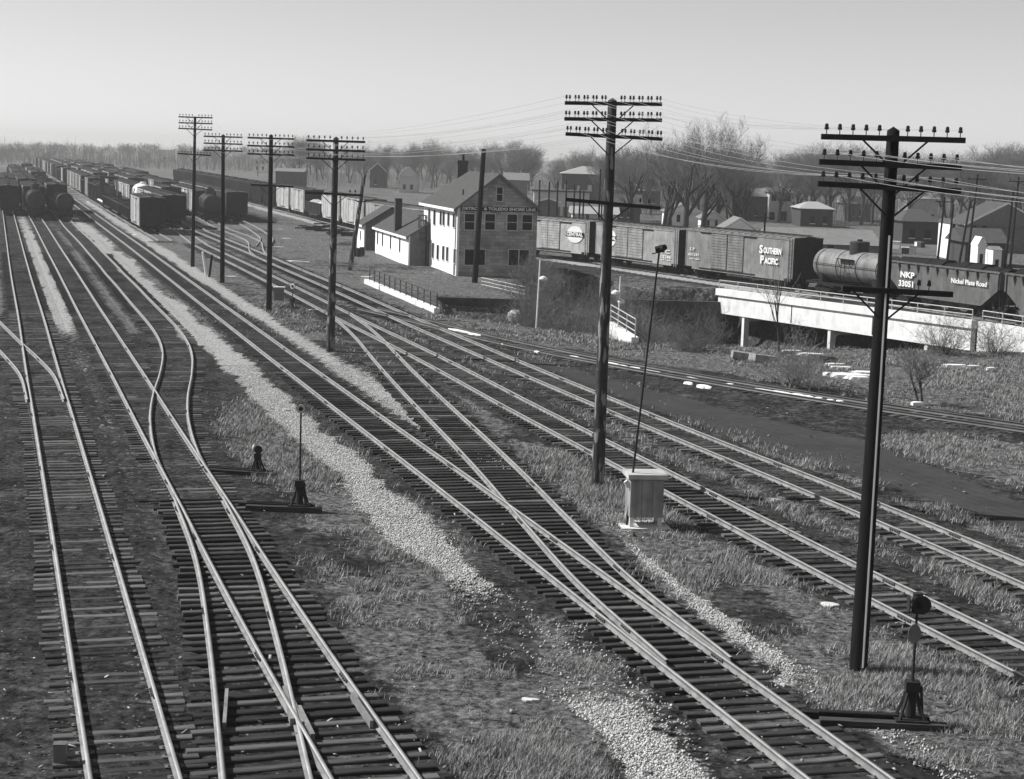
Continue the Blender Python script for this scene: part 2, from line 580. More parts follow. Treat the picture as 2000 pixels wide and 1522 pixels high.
TRENCH = [(-5.0, 119.2), (7.6, 104.4), (19, 105.2), (31, 107), (40.5, 108), (38.5, 114), (33.1, 125.7), (25.8, 141.4), (18.7, 155.5), (17.9, 152.0), (9.4, 151.4), (8.6, 160), (6, 165), (2.5, 152), (1.9, 132.6), (-5.9, 132.4)]

def gz(P):
    P = np.atleast_2d(np.asarray(P, float))
    z = -0.05 + 0.05 * (vnoise(P, 2.7, 3) - 0.5) + 0.12 * (vnoise(P, 11.0, 4) - 0.5)
    m = (P[:, 0] > -12) & (P[:, 0] < 46) & (P[:, 1] > 98) & (P[:, 1] < 172)
    if m.any():
        sd = poly_sd(P[m], TRENCH)
        z[m] -= (2.3 + 2.3 * sstep(8, 14, P[m][:, 0])) * sstep(-0.2, 1.9, sd)
    lt, _ = TR['T'].lat(P, 6)          # embankment of the train's line
    z += 0.10 * (1 - sstep(1.8, 4.0, np.abs(lt)))
    far = sstep(500, 1400, P[:, 1])
    return z - 1.5 * far

def pxpoly(pts):
    return [gp(x, y, 0) for x, y in pts]

GRASS = [
    (1.0, pxpoly([(425, 800), (520, 768), (640, 850), (740, 925), (840, 1000), (930, 1090), (1010, 1200), (1100, 1330), (1250, 1450), (1330, 1530), (830, 1535), (740, 1370), (640, 1230), (575, 1120), (600, 1030), (620, 990), (540, 950), (450, 880)])),
    (0.8, pxpoly([(1010, 1200), (1130, 1230), (1330, 1340), (1280, 1420), (1200, 1420), (1080, 1320)])),
    (0.95, pxpoly([(640, 640), (700, 700), (770, 760), (890, 830), (960, 900), (1150, 1090), (1330, 1220), (1480, 1330), (1620, 1420), (1700, 1470), (2030, 1530), (2030, 1330), (1850, 1270), (1640, 1160), (1430, 1055), (1250, 970), (1050, 850), (900, 770), (780, 705)])),
    (0.55, pxpoly([(850, 680), (1000, 745), (1250, 865), (1500, 985), (1700, 1080), (2030, 1230), (2030, 1160), (1700, 1030), (1400, 910), (1150, 800), (1000, 735)])),
    (0.7, pxpoly([(1020, 690), (1200, 760), (1450, 860), (1700, 950), (1700, 920), (1400, 830), (1250, 760), (1100, 715)])),
    (0.95, pxpoly([(1700, 845), (1850, 845), (2040, 870), (2040, 965), (1900, 925), (1800, 900), (1740, 880)])),
    (0.8, pxpoly([(1760, 980), (2040, 1090), (2040, 1050), (1850, 985)])),
    (0.8, pxpoly([(868, 622), (985, 648), (1180, 690), (1500, 745), (2040, 830), (2040, 688), (1700, 684), (1450, 678), (1240, 682), (1040, 640)])),
    (0.28, pxpoly([(470, 440), (620, 455), (760, 480), (1060, 545), (1000, 580), (860, 578), (720, 535), (640, 545), (560, 500)])),
    (0.6, pxpoly([(1060, 545), (1200, 530), (1400, 560), (1400, 600), (1210, 600), (1040, 640)])),
]
PALE = [(0.42, pxpoly([(1330, 1225), (1480, 1280), (1650, 1325), (1745, 1400), (1610, 1405), (1450, 1310)])),
        (0.36, pxpoly([(1010, 1190), (1130, 1210), (1330, 1340), (1480, 1500), (1300, 1500), (1150, 1380), (1050, 1280)])),
        (0.40, pxpoly([(1060, 940), (1200, 960), (1300, 1050), (1260, 1110), (1150, 1030)])),
        (0.34, pxpoly([(640, 650), (740, 700), (830, 790), (760, 770), (660, 700)])),
        (0.42, pxpoly([(720, 1190), (800, 1250), (960, 1420), (1000, 1500), (940, 1500), (860, 1370)])),
        (0.30, pxpoly([(210, 740), (300, 880), (340, 1000), (400, 1160), (320, 1160), (260, 940), (190, 780)]))]
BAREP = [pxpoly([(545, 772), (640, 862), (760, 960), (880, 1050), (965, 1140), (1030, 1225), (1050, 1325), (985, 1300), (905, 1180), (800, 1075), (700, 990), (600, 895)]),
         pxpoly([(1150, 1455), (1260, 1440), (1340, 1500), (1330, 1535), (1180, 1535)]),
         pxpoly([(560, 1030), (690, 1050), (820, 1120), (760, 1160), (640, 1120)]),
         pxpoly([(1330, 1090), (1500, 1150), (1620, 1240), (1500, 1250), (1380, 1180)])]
ROADP = pxpoly([(1000, 692), (1120, 722), (1300, 768), (1500, 815), (1700, 858), (1760, 885), (2040, 985), (2040, 1050), (1880, 990), (1700, 930), (1500, 872), (1330, 815), (1150, 752)])

def surf(P):
    """gravel, grass and road amounts at ground points"""
    P = np.atleast_2d(P)
    n1 = vnoise(P, 1.3, 11) - 0.5
    n2 = vnoise(P, 4.5, 12) - 0.5
    n3 = vnoise(P, 12., 13) - 0.5
    grav = np.zeros(len(P))
    X, Y = P[:, 0], P[:, 1]
    ld, _ = TR['D'].lat(P, 8)
    wl = 0.86 + 0.9 * n2 + 0.5 * n1
    c = -2.95 + 0.7 * n3 - 0.25 * n2
    gapn = sstep(32.5, 36, Y) * (1 - sstep(41, 46, Y))
    band = 1 - sstep(0.65, 1.25, np.abs(ld - c) / np.maximum(wl, 0.3))
    grav = np.maximum(grav, band * (1 - 0.72 * gapn))
    le, _ = TR['E'].lat(P, 6)
    wr = 0.75 + 0.5 * n2
    band = 1 - sstep(0.6, 1.3, np.abs(ld - 2.45) / np.maximum(wr, 0.25))
    grav = np.maximum(grav, band * sstep(56, 63, Y) * (0.72 + 0.28 * sstep(95, 130, Y)))
    band = 1 - sstep(0.5, 1.3, np.abs(le - 1.95) / np.maximum(0.30 + 0.4 * n2, 0.12))
    grav = np.maximum(grav, band * sstep(34, 37, Y) * (0.85 * (1 - sstep(47, 51, Y)) + 0.35 * (1 - sstep(62, 70, Y))) * 0.8)
    band = 1 - sstep(0.5, 1.2, np.abs(ld - 2.3) / 0.5)
    grav = np.maximum(grav, 0.45 * band * (1 - sstep(38, 42, Y)))
    for st_, pl in PALE:
        pl = np.array(pl)
        lo, hi = pl.min(0) - 3, pl.max(0) + 3
        m = (X > lo[0]) & (X < hi[0]) & (Y > lo[1]) & (Y < hi[1])
        if m.any():
            grav[m] = np.maximum(grav[m], st_ * sstep(-0.5, 0.9, poly_sd(P[m], pl) + 1.0 * n2[m] + 0.6 * n1[m]))
    lt, st = TR['T'].lat(P, 6)
    band = 1 - sstep(0.6, 1.25, np.abs(lt + 2.5) / (0.95 + 0.5 * n2))
    grav = np.maximum(grav, 0.9 * band * sstep(140, 150, Y))
    la, _ = TR['A'].lat(P, 8)
    lb, _ = TR['B'].lat(P, 8)
    mid = np.abs(la + lb)
    both = (la > 0) & (lb < 0)
    band = both * (1 - sstep(0.7, 1.7, np.abs(mid + 0.6 * n2)))
    grav = np.maximum(grav, 0.85 * band * sstep(74, 110, Y + 22 * n3) * (1 - sstep(270, 330, Y)))
    grav = np.maximum(grav, 0.3 * band * (1 - sstep(74, 110, Y)) * (0.3 + 1.2 * (n2 + .3)))
    grass = np.zeros(len(P))
    for st_, pl in GRASS:
        pl = np.array(pl)
        lo, hi = pl.min(0) - 4, pl.max(0) + 4
        m = (X > lo[0]) & (X < hi[0]) & (Y > lo[1]) & (Y < hi[1])
        if not m.any():
            continue
        sd = poly_sd(P[m], pl)
        k = np.clip(Y[m] / 60, 0.6, 2.5)
        g = st_ * sstep(-0.7, 0.7, (sd + 1.4 * n2[m] * k) / k)
        grass[m] = np.maximum(grass[m], g)
    # grass far away: fields and lots beyond the yard
    lz, _ = TR['Z'].lat(P, 30)
    farf = sstep(4, 9, lz) * sstep(230, 300, Y) + (lt > 3) * sstep(2.5, 6, lt) * (Y > 100)
    farf = np.maximum(farf, (X > -0.12 * Y - 5) * sstep(185, 230, Y) * (np.abs(lt) > 3))
    farf = np.maximum(farf, sstep(420, 520, Y))
    grass = np.maximum(grass, 0.75 * np.clip(farf, 0, 1))
    grass *= 0.75 + 0.6 * n3 + 0.4 * n2 + 0.3
    # spots with the grass cut back, dark cinders near the tracks
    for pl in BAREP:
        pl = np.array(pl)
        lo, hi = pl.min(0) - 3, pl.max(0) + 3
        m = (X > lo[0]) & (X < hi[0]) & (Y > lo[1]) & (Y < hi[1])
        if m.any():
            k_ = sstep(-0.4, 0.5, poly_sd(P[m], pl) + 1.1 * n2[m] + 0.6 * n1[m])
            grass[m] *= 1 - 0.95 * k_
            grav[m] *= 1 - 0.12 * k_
    for k in 'ABCXDEFGH':
        l, _ = TR[k].lat(P, 4)
        grass *= 1 - 0.85 * (1 - sstep(1.3, 1.9, np.abs(l)))
    road = np.zeros(len(P))
    m = (X > -8) & (X < 30) & (Y > 40) & (Y < 125)
    if m.any():
        road[m] = sstep(-0.5, 0.7, poly_sd(P[m], ROADP) + 1.2 * n2[m])
    grass *= 1 - 0.95 * road
    return np.clip(grav, 0, 1), np.clip(grass, 0, 1), np.clip(road, 0, 1)

def ground_material():
    M = bpy.data.materials.new('yard_ground')
    M.use_nodes = True
    n = M.node_tree
    L = n.links
    b = n.nodes['Principled BSDF']
    b.inputs['Roughness'].default_value = 0.95
    b.inputs['Specular IOR Level'].default_value = 0.0
    geo = n.nodes.new('ShaderNodeNewGeometry')
    def noise(scale, detail=5, rough=0.65):
        z = n.nodes.new('ShaderNodeTexNoise')
        z.inputs['Scale'].default_value = scale
        z.inputs['Detail'].default_value = detail
        z.inputs['Roughness'].default_value = rough
        L.new(geo.outputs['Position'], z.inputs['Vector'])
        return z.outputs['Fac']
    def rng(x, a, b_, c, d, smooth=False):
        r = n.nodes.new('ShaderNodeMapRange')
        if smooth:
            r.interpolation_type = 'SMOOTHSTEP'
        for k, v in zip(('From Min', 'From Max', 'To Min', 'To Max'), (a, b_, c, d)):
            r.inputs[k].default_value = v
        L.new(x, r.inputs['Value'])
        return r.outputs[0]
    def mth(op, a, b_):
        q = n.nodes.new('ShaderNodeMath')
        q.operation = op
        for i, v in enumerate((a, b_)):
            if isinstance(v, (int, float)):
                q.inputs[i].default_value = v
            else:
                L.new(v, q.inputs[i])
        return q.outputs[0]
    def mix(f, a, b_):
        q = n.nodes.new('ShaderNodeMix')
        q.data_type = 'FLOAT'
        L.new(f, q.inputs[0])
        L.new(a, q.inputs[2])
        L.new(b_, q.inputs[3])
        return q.outputs[0]
    def att(name):
        a = n.nodes.new('ShaderNodeAttribute')
        a.attribute_name = name
        return a.outputs['Fac']
    fine = noise(22, 6, 0.75)
    med = noise(2.2, 8, 0.75)
    blot = noise(3.8, 9, 0.8)
    coarse = noise(0.45, 6, 0.65)
    # cinders, with blotches, pale chips and dusty patches
    cind = mth('MULTIPLY', rng(blot, 0.38, 0.62, 0.005, 0.066), rng(coarse, 0.35, 0.65, 0.55, 1.5))
    v2 = n.nodes.new('ShaderNodeTexVoronoi')
    v2.inputs['Scale'].default_value = 6.5
    v2.inputs['Randomness'].default_value = 1.0
    L.new(geo.outputs['Position'], v2.inputs['Vector'])
    chip = mth('MULTIPLY', rng(v2.outputs['Distance'], 0.14, 0.22, 1, 0), rng(med, 0.48, 0.60, 0, 1, True))
    chipv = n.nodes.new('ShaderNodeMix')
    chipv.data_type = 'FLOAT'
    L.new(chip, chipv.inputs[0])
    L.new(cind, chipv.inputs[2])
    chipv.inputs[3].default_value = 0.24
    cind = chipv.outputs[0]
    dustm = rng(noise(0.8, 8, 0.75), 0.52, 0.64, 0, 0.85, True)
    dust = rng(blot, 0.38, 0.62, 0.012, 0.16)
    cind = mix(dustm, cind, dust)
    # dry grass
    gr = noise(5.5, 9, 0.85)
    grass = mth('MULTIPLY', rng(gr, 0.39, 0.61, 0.010, 0.30), rng(med, 0.35, 0.65, 0.5, 1.4))
    # gravel: single stones
    v = n.nodes.new('ShaderNodeTexVoronoi')
    v.inputs['Scale'].default_value = 17.0
    L.new(geo.outputs['Position'], v.inputs['Vector'])
    sep = n.nodes.new('ShaderNodeSeparateColor')
    L.new(v.outputs['Color'], sep.inputs[0])
    stone = mth('MULTIPLY', rng(sep.outputs[0], 0, 1, 0.30, 0.80), rng(v.outputs['Distance'], 0.3, 0.85, 1.1, 0.35))
    # road
    rd = mth('MULTIPLY', rng(coarse, 0.3, 0.7, 0.045, 0.065), rng(med, 0.25, 0.75, 0.85, 1.18))
    mg = rng(mth('ADD', att('grass'), mth('MULTIPLY', mth('SUBTRACT', mth('ADD', mth('MULTIPLY', med, 0.6), mth('MULTIPLY', coarse, 0.4)), 0.5), 3.6)), 0.35, 0.75, 0, 1, True)
    ms = rng(mth('ADD', att('gravel'), mth('MULTIPLY', mth('SUBTRACT', mth('ADD', mth('MULTIPLY', med, 0.55), mth('MULTIPLY', blot, 0.45)), 0.5), 3.2)), 0.40, 0.72, 0, 1, True)
    mr_ = rng(mth('ADD', att('road'), mth('MULTIPLY', mth('SUBTRACT', med, 0.5), 1.8)), 0.25, 0.8, 0, 1, True)
    col = mix(mg, cind, grass)
    col = mix(mr_, col, rd)
    col = mix(ms, col, stone)
    L.new(col, b.inputs['Base Color'])
    hb = mix(ms, mth('ADD', mth('MULTIPLY', fine, 0.6), mth('MULTIPLY', mth('MULTIPLY', gr, mg), 1.5)), rng(v.outputs['Distance'], 0.0, 0.7, 1.5, 0.0))
    hb = mth('MULTIPLY', hb, rng(mr_, 0, 1, 1, 0.25))
    bp = n.nodes.new('ShaderNodeBump')
    bp.inputs['Strength'].default_value = 1.0
    bp.inputs['Distance'].default_value = 0.05
    L.new(hb, bp.inputs['Height'])
    L.new(bp.outputs[0], b.inputs['Normal'])
    return M

M_GROUND = ground_material()

def geom(a, b, r, step):
    out, x, d = [], a, step
    while x < b:
        x += d
        d *= r
        out.append(x)
    return out

gx = np.arange(-70, 62, 0.5)
gx = np.concatenate([np.array(geom(70, 3500, 1.13, 0.6))[::-1] * -1, gx, geom(61.5, 3500, 1.13, 0.6)])
gy = np.concatenate([[-60, -20, 5, 16], np.arange(20, 62, 0.38), np.arange(62, 185, 0.62), np.arange(185, 400, 2.2), geom(400, 4200, 1.09, 3)])
GX, GY = np.meshgrid(gx, gy)
GP = np.stack([GX.ravel(), GY.ravel()], 1)
gzv = gz(GP)
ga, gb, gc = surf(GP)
nx, ny = len(gx), len(gy)
ii = np.arange(nx * ny).reshape(ny, nx)
GF = np.stack([ii[:-1, :-1], ii[:-1, 1:], ii[1:, 1:], ii[1:, :-1]], -1).reshape(-1, 4)
g_me = np_mesh('ground', np.column_stack([GP, gzv]), GF, dict(gravel=ga, grass=gb, road=gc))
ground = mobj('ground', g_me, M_GROUND)
ground['kind'] = 'structure'
for p in g_me.polygons:
    pass
g_me.polygons.foreach_set('use_smooth', np.ones(len(g_me.polygons), dtype=bool))

# ---------------------------------------------------------------- tracks: beds, rails, ties
RZ = 0.20
PROF = [(-0.07, 0), (0.07, 0), (0.07, 0.016), (0.012, 0.035), (0.012, 0.115), (0.036, 0.125), (0.036, 0.158), (-0.036, 0.158), (-0.036, 0.125), (-0.012, 0.115), (-0.012, 0.035), (-0.07, 0.016)]

def rail_part(T, off, dz, parent, material, s0=None, s1=None, flange=True):
    d = T.s if s0 is None else np.concatenate([[s0], T.s[(T.s > s0 + .2) & (T.s < s1 - .2)], [s1]])
    p, t = T.at(d)
    t = t / np.linalg.norm(t, axis=1)[:, None]
    n = np.stack([t[:, 1], -t[:, 0]], 1)
    c = p + n * off
    prof = PROF
    k = len(prof)
    V = np.zeros((len(c), k, 3))
    for j, (x, z) in enumerate(prof):
        V[:, j, 0:2] = c + n * x
        V[:, j, 2] = RZ - 0.158 + z + dz
    F = []
    for i in range(len(c) - 1):
        for j in range(k):
            a, b = i * k + j, i * k + (j + 1) % k
            F.append((a, b, b + k, a + k))
    me = np_mesh('rail', V.reshape(-1, 3), np.array(F))
    me.materials.append(material)
    if material is M_RAIL:
        me.materials.append(M_HEAD)
        mi = np.zeros((len(c) - 1, k), dtype=np.int32)
        mi[:, 6] = 1
        me.polygons.foreach_set('material_index', mi.ravel())
    return mobj('rail', me, None, parent)

rng = random.Random(7)
TIE_ME = []
for q in range(6):
    mb = MB()
    L, W, Hh = 2.6, 0.225, 0.17
    n = 6
    vs, fs = [], []
    for i in range(n + 1):
        x = -L / 2 + L * i / n
        wy = W / 2 * rng.uniform(0.93, 1.05)
        dz = rng.uniform(-0.006, 0.006)
        dy = rng.uniform(-0.008, 0.008)
        e = 0.018
        vs += [(x, -wy + dy, -Hh), (x, wy + dy, -Hh), (x, wy + dy, -e + dz), (x, wy - e + dy, dz), (x, -wy + e + dy, dz), (x, -wy + dy, -e + dz)]
    for i in range(n):
        for j in range(6):
            a, b = i * 6 + j, i * 6 + (j + 1) % 6
            fs.append((a, a + 6, b + 6, b))
    fs += [tuple(range(6)), tuple(range(n * 6, n * 6 + 6))[::-1]]
    mb.add(vs, fs)
    TIE_ME.append(mb.data('tie'))
TIE_MEW = [m_.copy() for m_ in TIE_ME]
for m_ in TIE_ME:
    m_.materials.append(M_TIE)
for m_ in TIE_MEW:
    m_.materials.append(M_TIE2)

def bed_strip(T, name, parent, bedf, s0, s1, enddip=0.0):
    d = []
    s = s0
    while s < s1:
        d.append(s)
        y = T.at(s)[0][1]
        s += 0.55 if y < 75 else (1.1 if y < 130 else 3.0)
    d = np.array(d)
    p, t = T.at(d)
    t = t / np.linalg.norm(t, axis=1)[:, None]
    n = np.stack([t[:, 1], -t[:, 0]], 1)
    lat = np.array([-2.4, -1.8, -1.4, -1.05, -0.7, -0.35, 0, 0.35, 0.7, 1.05, 1.4, 1.8, 2.4])
    P = p[:, None, :] + n[:, None, :] * lat[None, :, None]
    Q = P.reshape(-1, 2)
    bz = np.array([bedf(s_, p_[1]) for s_, p_ in zip(d, p)])
    z = np.repeat(bz[:, None], len(lat), 1)
    z = z + 0.045 * (vnoise(Q, 0.8, 21).reshape(z.shape) - 0.5) + 0.03 * (vnoise(Q, 3.0, 22).reshape(z.shape) - 0.5)
    z -= np.where((np.abs(lat) > 0.95) & (np.abs(lat) < 1.75), enddip, 0)[None, :]
    e = np.abs(lat) / 2.4
    z -= (np.where(e > 0.7, 0.03, 0) + np.where(e > 0.95, 0.20, 0))[None, :]
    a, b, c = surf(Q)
    k = len(lat)
    ii = np.arange(len(d) * k).reshape(len(d), k)
    F = np.stack([ii[:-1, :-1], ii[:-1, 1:], ii[1:, 1:], ii[1:, :-1]], -1).reshape(-1, 4)
    me = np_mesh('ballast_bed', np.column_stack([Q, z.ravel()]), F, dict(gravel=a, grass=b, road=c))
    me.polygons.foreach_set('use_smooth', np.ones(len(me.polygons), dtype=bool))
    return mobj('ballast_bed', me, M_GROUND, parent)

def make_track(key, label, bedf, tie_top=0.042, tie_jit=0.012, spacing=0.53, dz=0.0, over=(), tiemax=112.0, stuffmax=170.0, weath=0.25, trim=(None, None), plates=True, s_tie=None, rails=M_RAIL, bedmax=215.0, group=None, rail_s=None, enddip=0.035):
    T = TR[key]
    root = thing('railway_track', (0, 0, 0), 0, label, 'track', group)
    rs = rail_s or ((None, None), (None, None))
    for off, (a, b) in zip((-0.7525, 0.7525), rs):
        rail_part(T, off, dz, root, rails, a if a is not None else 0.0, b if b is not None else T.L)
    smax = T.L
    yv = T.p[:, 1]
    w = np.nonzero(yv < bedmax)[0]
    if len(w):
        bed_strip(T, key, root, bedf, 0.0, T.s[w[-1]], enddip)
    # ties
    pl = MB()
    st = MB()
    s = 0.2
    others = [TR[o] for o in over]
    while s < T.L - 0.2:
        p, t = T.at(s)
        if p[1] > stuffmax:
            break
        if s_tie and not (s_tie[0] <= s <= s_tie[1]):
            s += spacing
            continue
        t = t / np.linalg.norm(t)
        n = np.array([t[1], -t[0]])
        lo, hi = -1.3, 1.3
        skip = False
        for o, mode in zip(others, [m for m in over.values()] if isinstance(over, dict) else []):
            l, ss = o.lat(p[None], 6)
            off = -l[0]                      # other track's centre relative to us
            inside = 0.05 < ss[0] < o.L - 0.05
            if abs(off) < 2.45 and inside:
                if mode == 'carry':
                    lo, hi = min(lo, off - 1.3), max(hi, off + 1.3)
                else:
                    skip = True
        s += spacing * rng.uniform(0.93, 1.07)
        if skip:
            continue
        Lt = (hi - lo) * rng.uniform(0.96, 1.06)
        c = p + n * ((lo + hi) / 2 + rng.uniform(-0.06, 0.06))
        ang = math.atan2(n[1], n[0]) + rng.gauss(0, 0.022)
        z = tie_top + rng.uniform(-tie_jit, tie_jit * 0.2)
        if p[1] < tiemax:
            me = rng.choice(TIE_MEW if rng.random() < weath else TIE_ME)
            o = bpy.data.objects.new('tie', me)
            COL.objects.link(o)
            o.parent = root
            o.location = (c[0], c[1], z)
            o.rotation_euler = (rng.gauss(0, 0.012), rng.gauss(0, 0.004), ang)
            o.scale = (Lt / 2.6, rng.uniform(0.9, 1.1), 1)
            if plates and p[1] < 85:
                for off in (-0.7525, 0.7525):
                    q = p + n * off
                    M = Matrix.Rotation(ang, 3, 'Z')
                    pl.box((q[0], q[1], z + 0.006), (0.34, 0.17, 0.012), M)
                    for sx in (-0.1, 0.1):
                        w2 = M @ Vector((sx, rng.choice((-.04, .04)), 0))
                        pl.box((q[0] + w2[0], q[1] + w2[1], z + 0.03), (0.035, 0.025, 0.035), M)
        else:
            st.box((c[0], c[1], z - 0.08), (Lt, 0.22, 0.16), Matrix.Rotation(ang, 3, 'Z'))
    if st.v:
        o = st.build('far_ties', M_TIE, root)
        o['kind'] = 'stuff'
    if pl.v:
        o = pl.build('tie_plates', M_PLATE, root)
        o['kind'] = 'stuff'
    # joint bars every rail length
    if plates:
        for off in (-0.7525, 0.7525):
            s = rng.uniform(2, 9)
            while s < T.L:
                p, t = T.at(s)
                if p[1] > 95:
                    break
                t = t / np.linalg.norm(t)
                n = np.array([t[1], -t[0]])
                M = Matrix.Rotation(math.atan2(t[1], t[0]), 3, 'Z')
                mb = MB()
                for sd in (-1, 1):
                    q = p + n * (off + sd * 0.03)
                    mb.box((q[0], q[1], RZ - 0.085), (0.62, 0.028, 0.075), M)
                    for bx in (-0.22, -0.08, 0.08, 0.22):
                        w2 = M @ Vector((bx, -sd * 0.03, 0))
                        mb.box((q[0] + w2[0], q[1] + w2[1], RZ - 0.085), (0.035, 0.04, 0.035), M)
                mb.build('joint_bar', M_RAILD, root)
                s += 11.9
    return root

def bconst(v):
    return lambda s, y: v
def bvar(v0, v1, y0, y1):
    return lambda s, y: v0 + (v1 - v0) * float(sstep(y0, y1, y))

make_track('A', 'sidetrack with half-buried ties along the edge of the yard, left of the turnouts', bvar(0.026, 0.034, 45, 100), 0.044, 0.03, weath=0.75, over=dict(W='carry'))
make_track('B', 'straight yard track running through both turnouts below the low switch stand', bvar(-0.035, 0.034, 50, 66), 0.042, 0.016, over=dict(C='carry', X='carry'), weath=0.35)
make_track('C', 'sidetrack that swings in a sharp S-bend across to the yard turnout', bconst(0.034), 0.042, 0.02, dz=-0.004, over=dict(B='skip'), weath=0.4)
make_track('X', 'short diverging track with a frog in front of the yard turnout', bconst(-0.035), 0.042, 0.01, dz=-0.004, over=dict(B='skip'))
make_track('W', 'curved spur leaving the outermost sidetrack at a turnout', bconst(0.02), 0.042, 0.015, dz=-0.004, over=dict(A='skip'), weath=0.6)
make_track('D', 'main line track on clean dark ties with pale stone ballast shoulders', bvar(-0.045, 0.022, 62, 100), 0.042, 0.006, spacing=0.505, over=dict(E='carry'), weath=0.10)
make_track('E', 'crossover track linking the main line with the yard lead', bvar(-0.04, 0.0, 62, 85), 0.042, 0.01, spacing=0.52, dz=-0.004, over=dict(D='skip', F='skip'), weath=0.3)
make_track('F', 'yard lead track passing just behind the relay cabinet', bvar(-0.01, 0.028, 58, 80), 0.042, 0.02, over=dict(E='carry'), weath=0.5)
make_track('G', 'yard track beside the cinder road, ties sunk in dirt', bconst(0.03), 0.044, 0.022, weath=0.5, over=dict(K='carry'))
make_track('H', 'rusty light siding at the foot of the grass bank, lined with snow', bconst(0.03), 0.044, 0.03, rails=M_RAILD, weath=0.5, plates=False)
make_track('K', 'ladder track curving up from the yard lead to the parked tank car', bconst(0.03), dz=-0.004, over=dict(G='skip'), plates=False)
for k, lb in (('P', 'yard track under the gondolas beside the main line'), ('Q', 'second yard track from the main line, under the white tank'), ('U', 'third yard track from the main line'), ('V', 'yard track under the parked round-ended tank car'), ('Z', 'outermost ladder track of the yard')):
    make_track(k, lb, bconst(0.02), plates=False, dz=-0.002, bedmax=330, stuffmax=0)
make_track('T', 'track of the long freight train behind the brick-sided office', bconst(0.03), plates=False, bedmax=380, tiemax=0, stuffmax=0)

# ---------------------------------------------------------------- freight cars
def car_mat(name, c, **k):
    return mat(name, c, 0.75, 0.32, 0.9, 0.15, 6, streak=0.25, **k)
M_CARL = car_mat('pale_grey_car_paint', 0.42, obj_rand=0.08)
M_CARG = car_mat('mid_grey_car_paint', 0.30)
M_CARG2 = car_mat('silver_grey_car_paint', 0.42)
M_CARB = car_mat('boxcar_brown_paint', 0.21)
M_CARD = car_mat('dark_car_paint', 0.05, obj_rand=0.3)
M_CARM = car_mat('weathered_car_paint', 0.46, obj_rand=0.35)
M_TANK = mat('tank_paint', 0.20, 0.45, 0.35, 0.9, streak=0.4, spec=0.3)
M_TANKD = mat('black_tank_paint', 0.045, 0.45, 0.3, 0.8)
M_TANKW = mat('white_tank_paint', 0.72, 0.5, 0.12, 0.8, streak=0.2)
M_HOP = car_mat('hopper_paint', 0.13)
M_ENDB = mat('near_black_end', 0.022, 0.6, 0.5, 0.8)
M_UNDER = mat('underframe_black', 0.02, 0.8, 0.4, 3)
M_ROOFC = mat('car_roof_metal', 0.20, 0.6, 0.3, 0.8, streak=0.2)

WHEEL = MB().lathe([(0.08, -0.09), (0.16, -0.09), (0.18, -0.03), (0.40, -0.02), (0.42, -0.06), (0.46, -0.06), (0.46, 0.05), (0.50, 0.06), (0.50, 0.09), (0.2, 0.09)], 14, axis='Y').data('wheel')
WHEEL.materials.append(M_UNDER)
_tm = MB()
for sy in (-1, 1):
    _tm.prism([(-1.15, 0.42), (-0.95, 0.32), (-0.35, 0.30), (0.35, 0.30), (0.95, 0.32), (1.15, 0.42), (1.15, 0.62), (0.5, 0.80), (-0.5, 0.80), (-1.15, 0.62)], sy * 1.02 - 0.06, sy * 1.02 + 0.06)
_tm.bb(-0.22, 0.22, -1.0, 1.0, 0.42, 0.72)
for x in (-0.85, 0.85):
    _tm.tube((x, -0.7, 0.46), (x, 0.7, 0.46), 0.07, n=8)
TRUCK = _tm.data('truck')
TRUCK.materials.append(M_UNDER)

def add_trucks(root, L, wheels=True, inset=2.2):
    for x in (-L / 2 + inset, L / 2 - inset):
        t = mobj('truck', TRUCK, None, root)
        t.location = (x, 0, 0)
        if wheels:
            for wx in (-0.85, 0.85):
                for sy in (-1, 1):
                    w_ = mobj('wheel', WHEEL, None, t)
                    w_.location = (wx, sy * 0.76, 0.46)
                    if sy < 0:
                        w_.rotation_euler = (0, 0, math.pi)
    for sx in (-1, 1):
        MB().bb(sx * (L / 2 - 0.1), sx * (L / 2 + 0.42), -0.12, 0.12, 0.78, 1.0).build('coupler', M_UNDER, root)

def side_ladder(root, x, y, z0, z1, m_):
    mb = MB()
    sy = -1 if y < 0 else 1
    for dx in (-0.2, 0.2):
        mb.bb(x + dx - 0.02, x + dx + 0.02, y, y + sy * 0.07, z0, z1)
    z = z0 + 0.2
    while z < z1:
        mb.bb(x - 0.2, x + 0.2, y + sy * 0.03, y + sy * 0.06, z - 0.015, z + 0.015)
        z += 0.38
    return mb.build('ladder', m_, root)

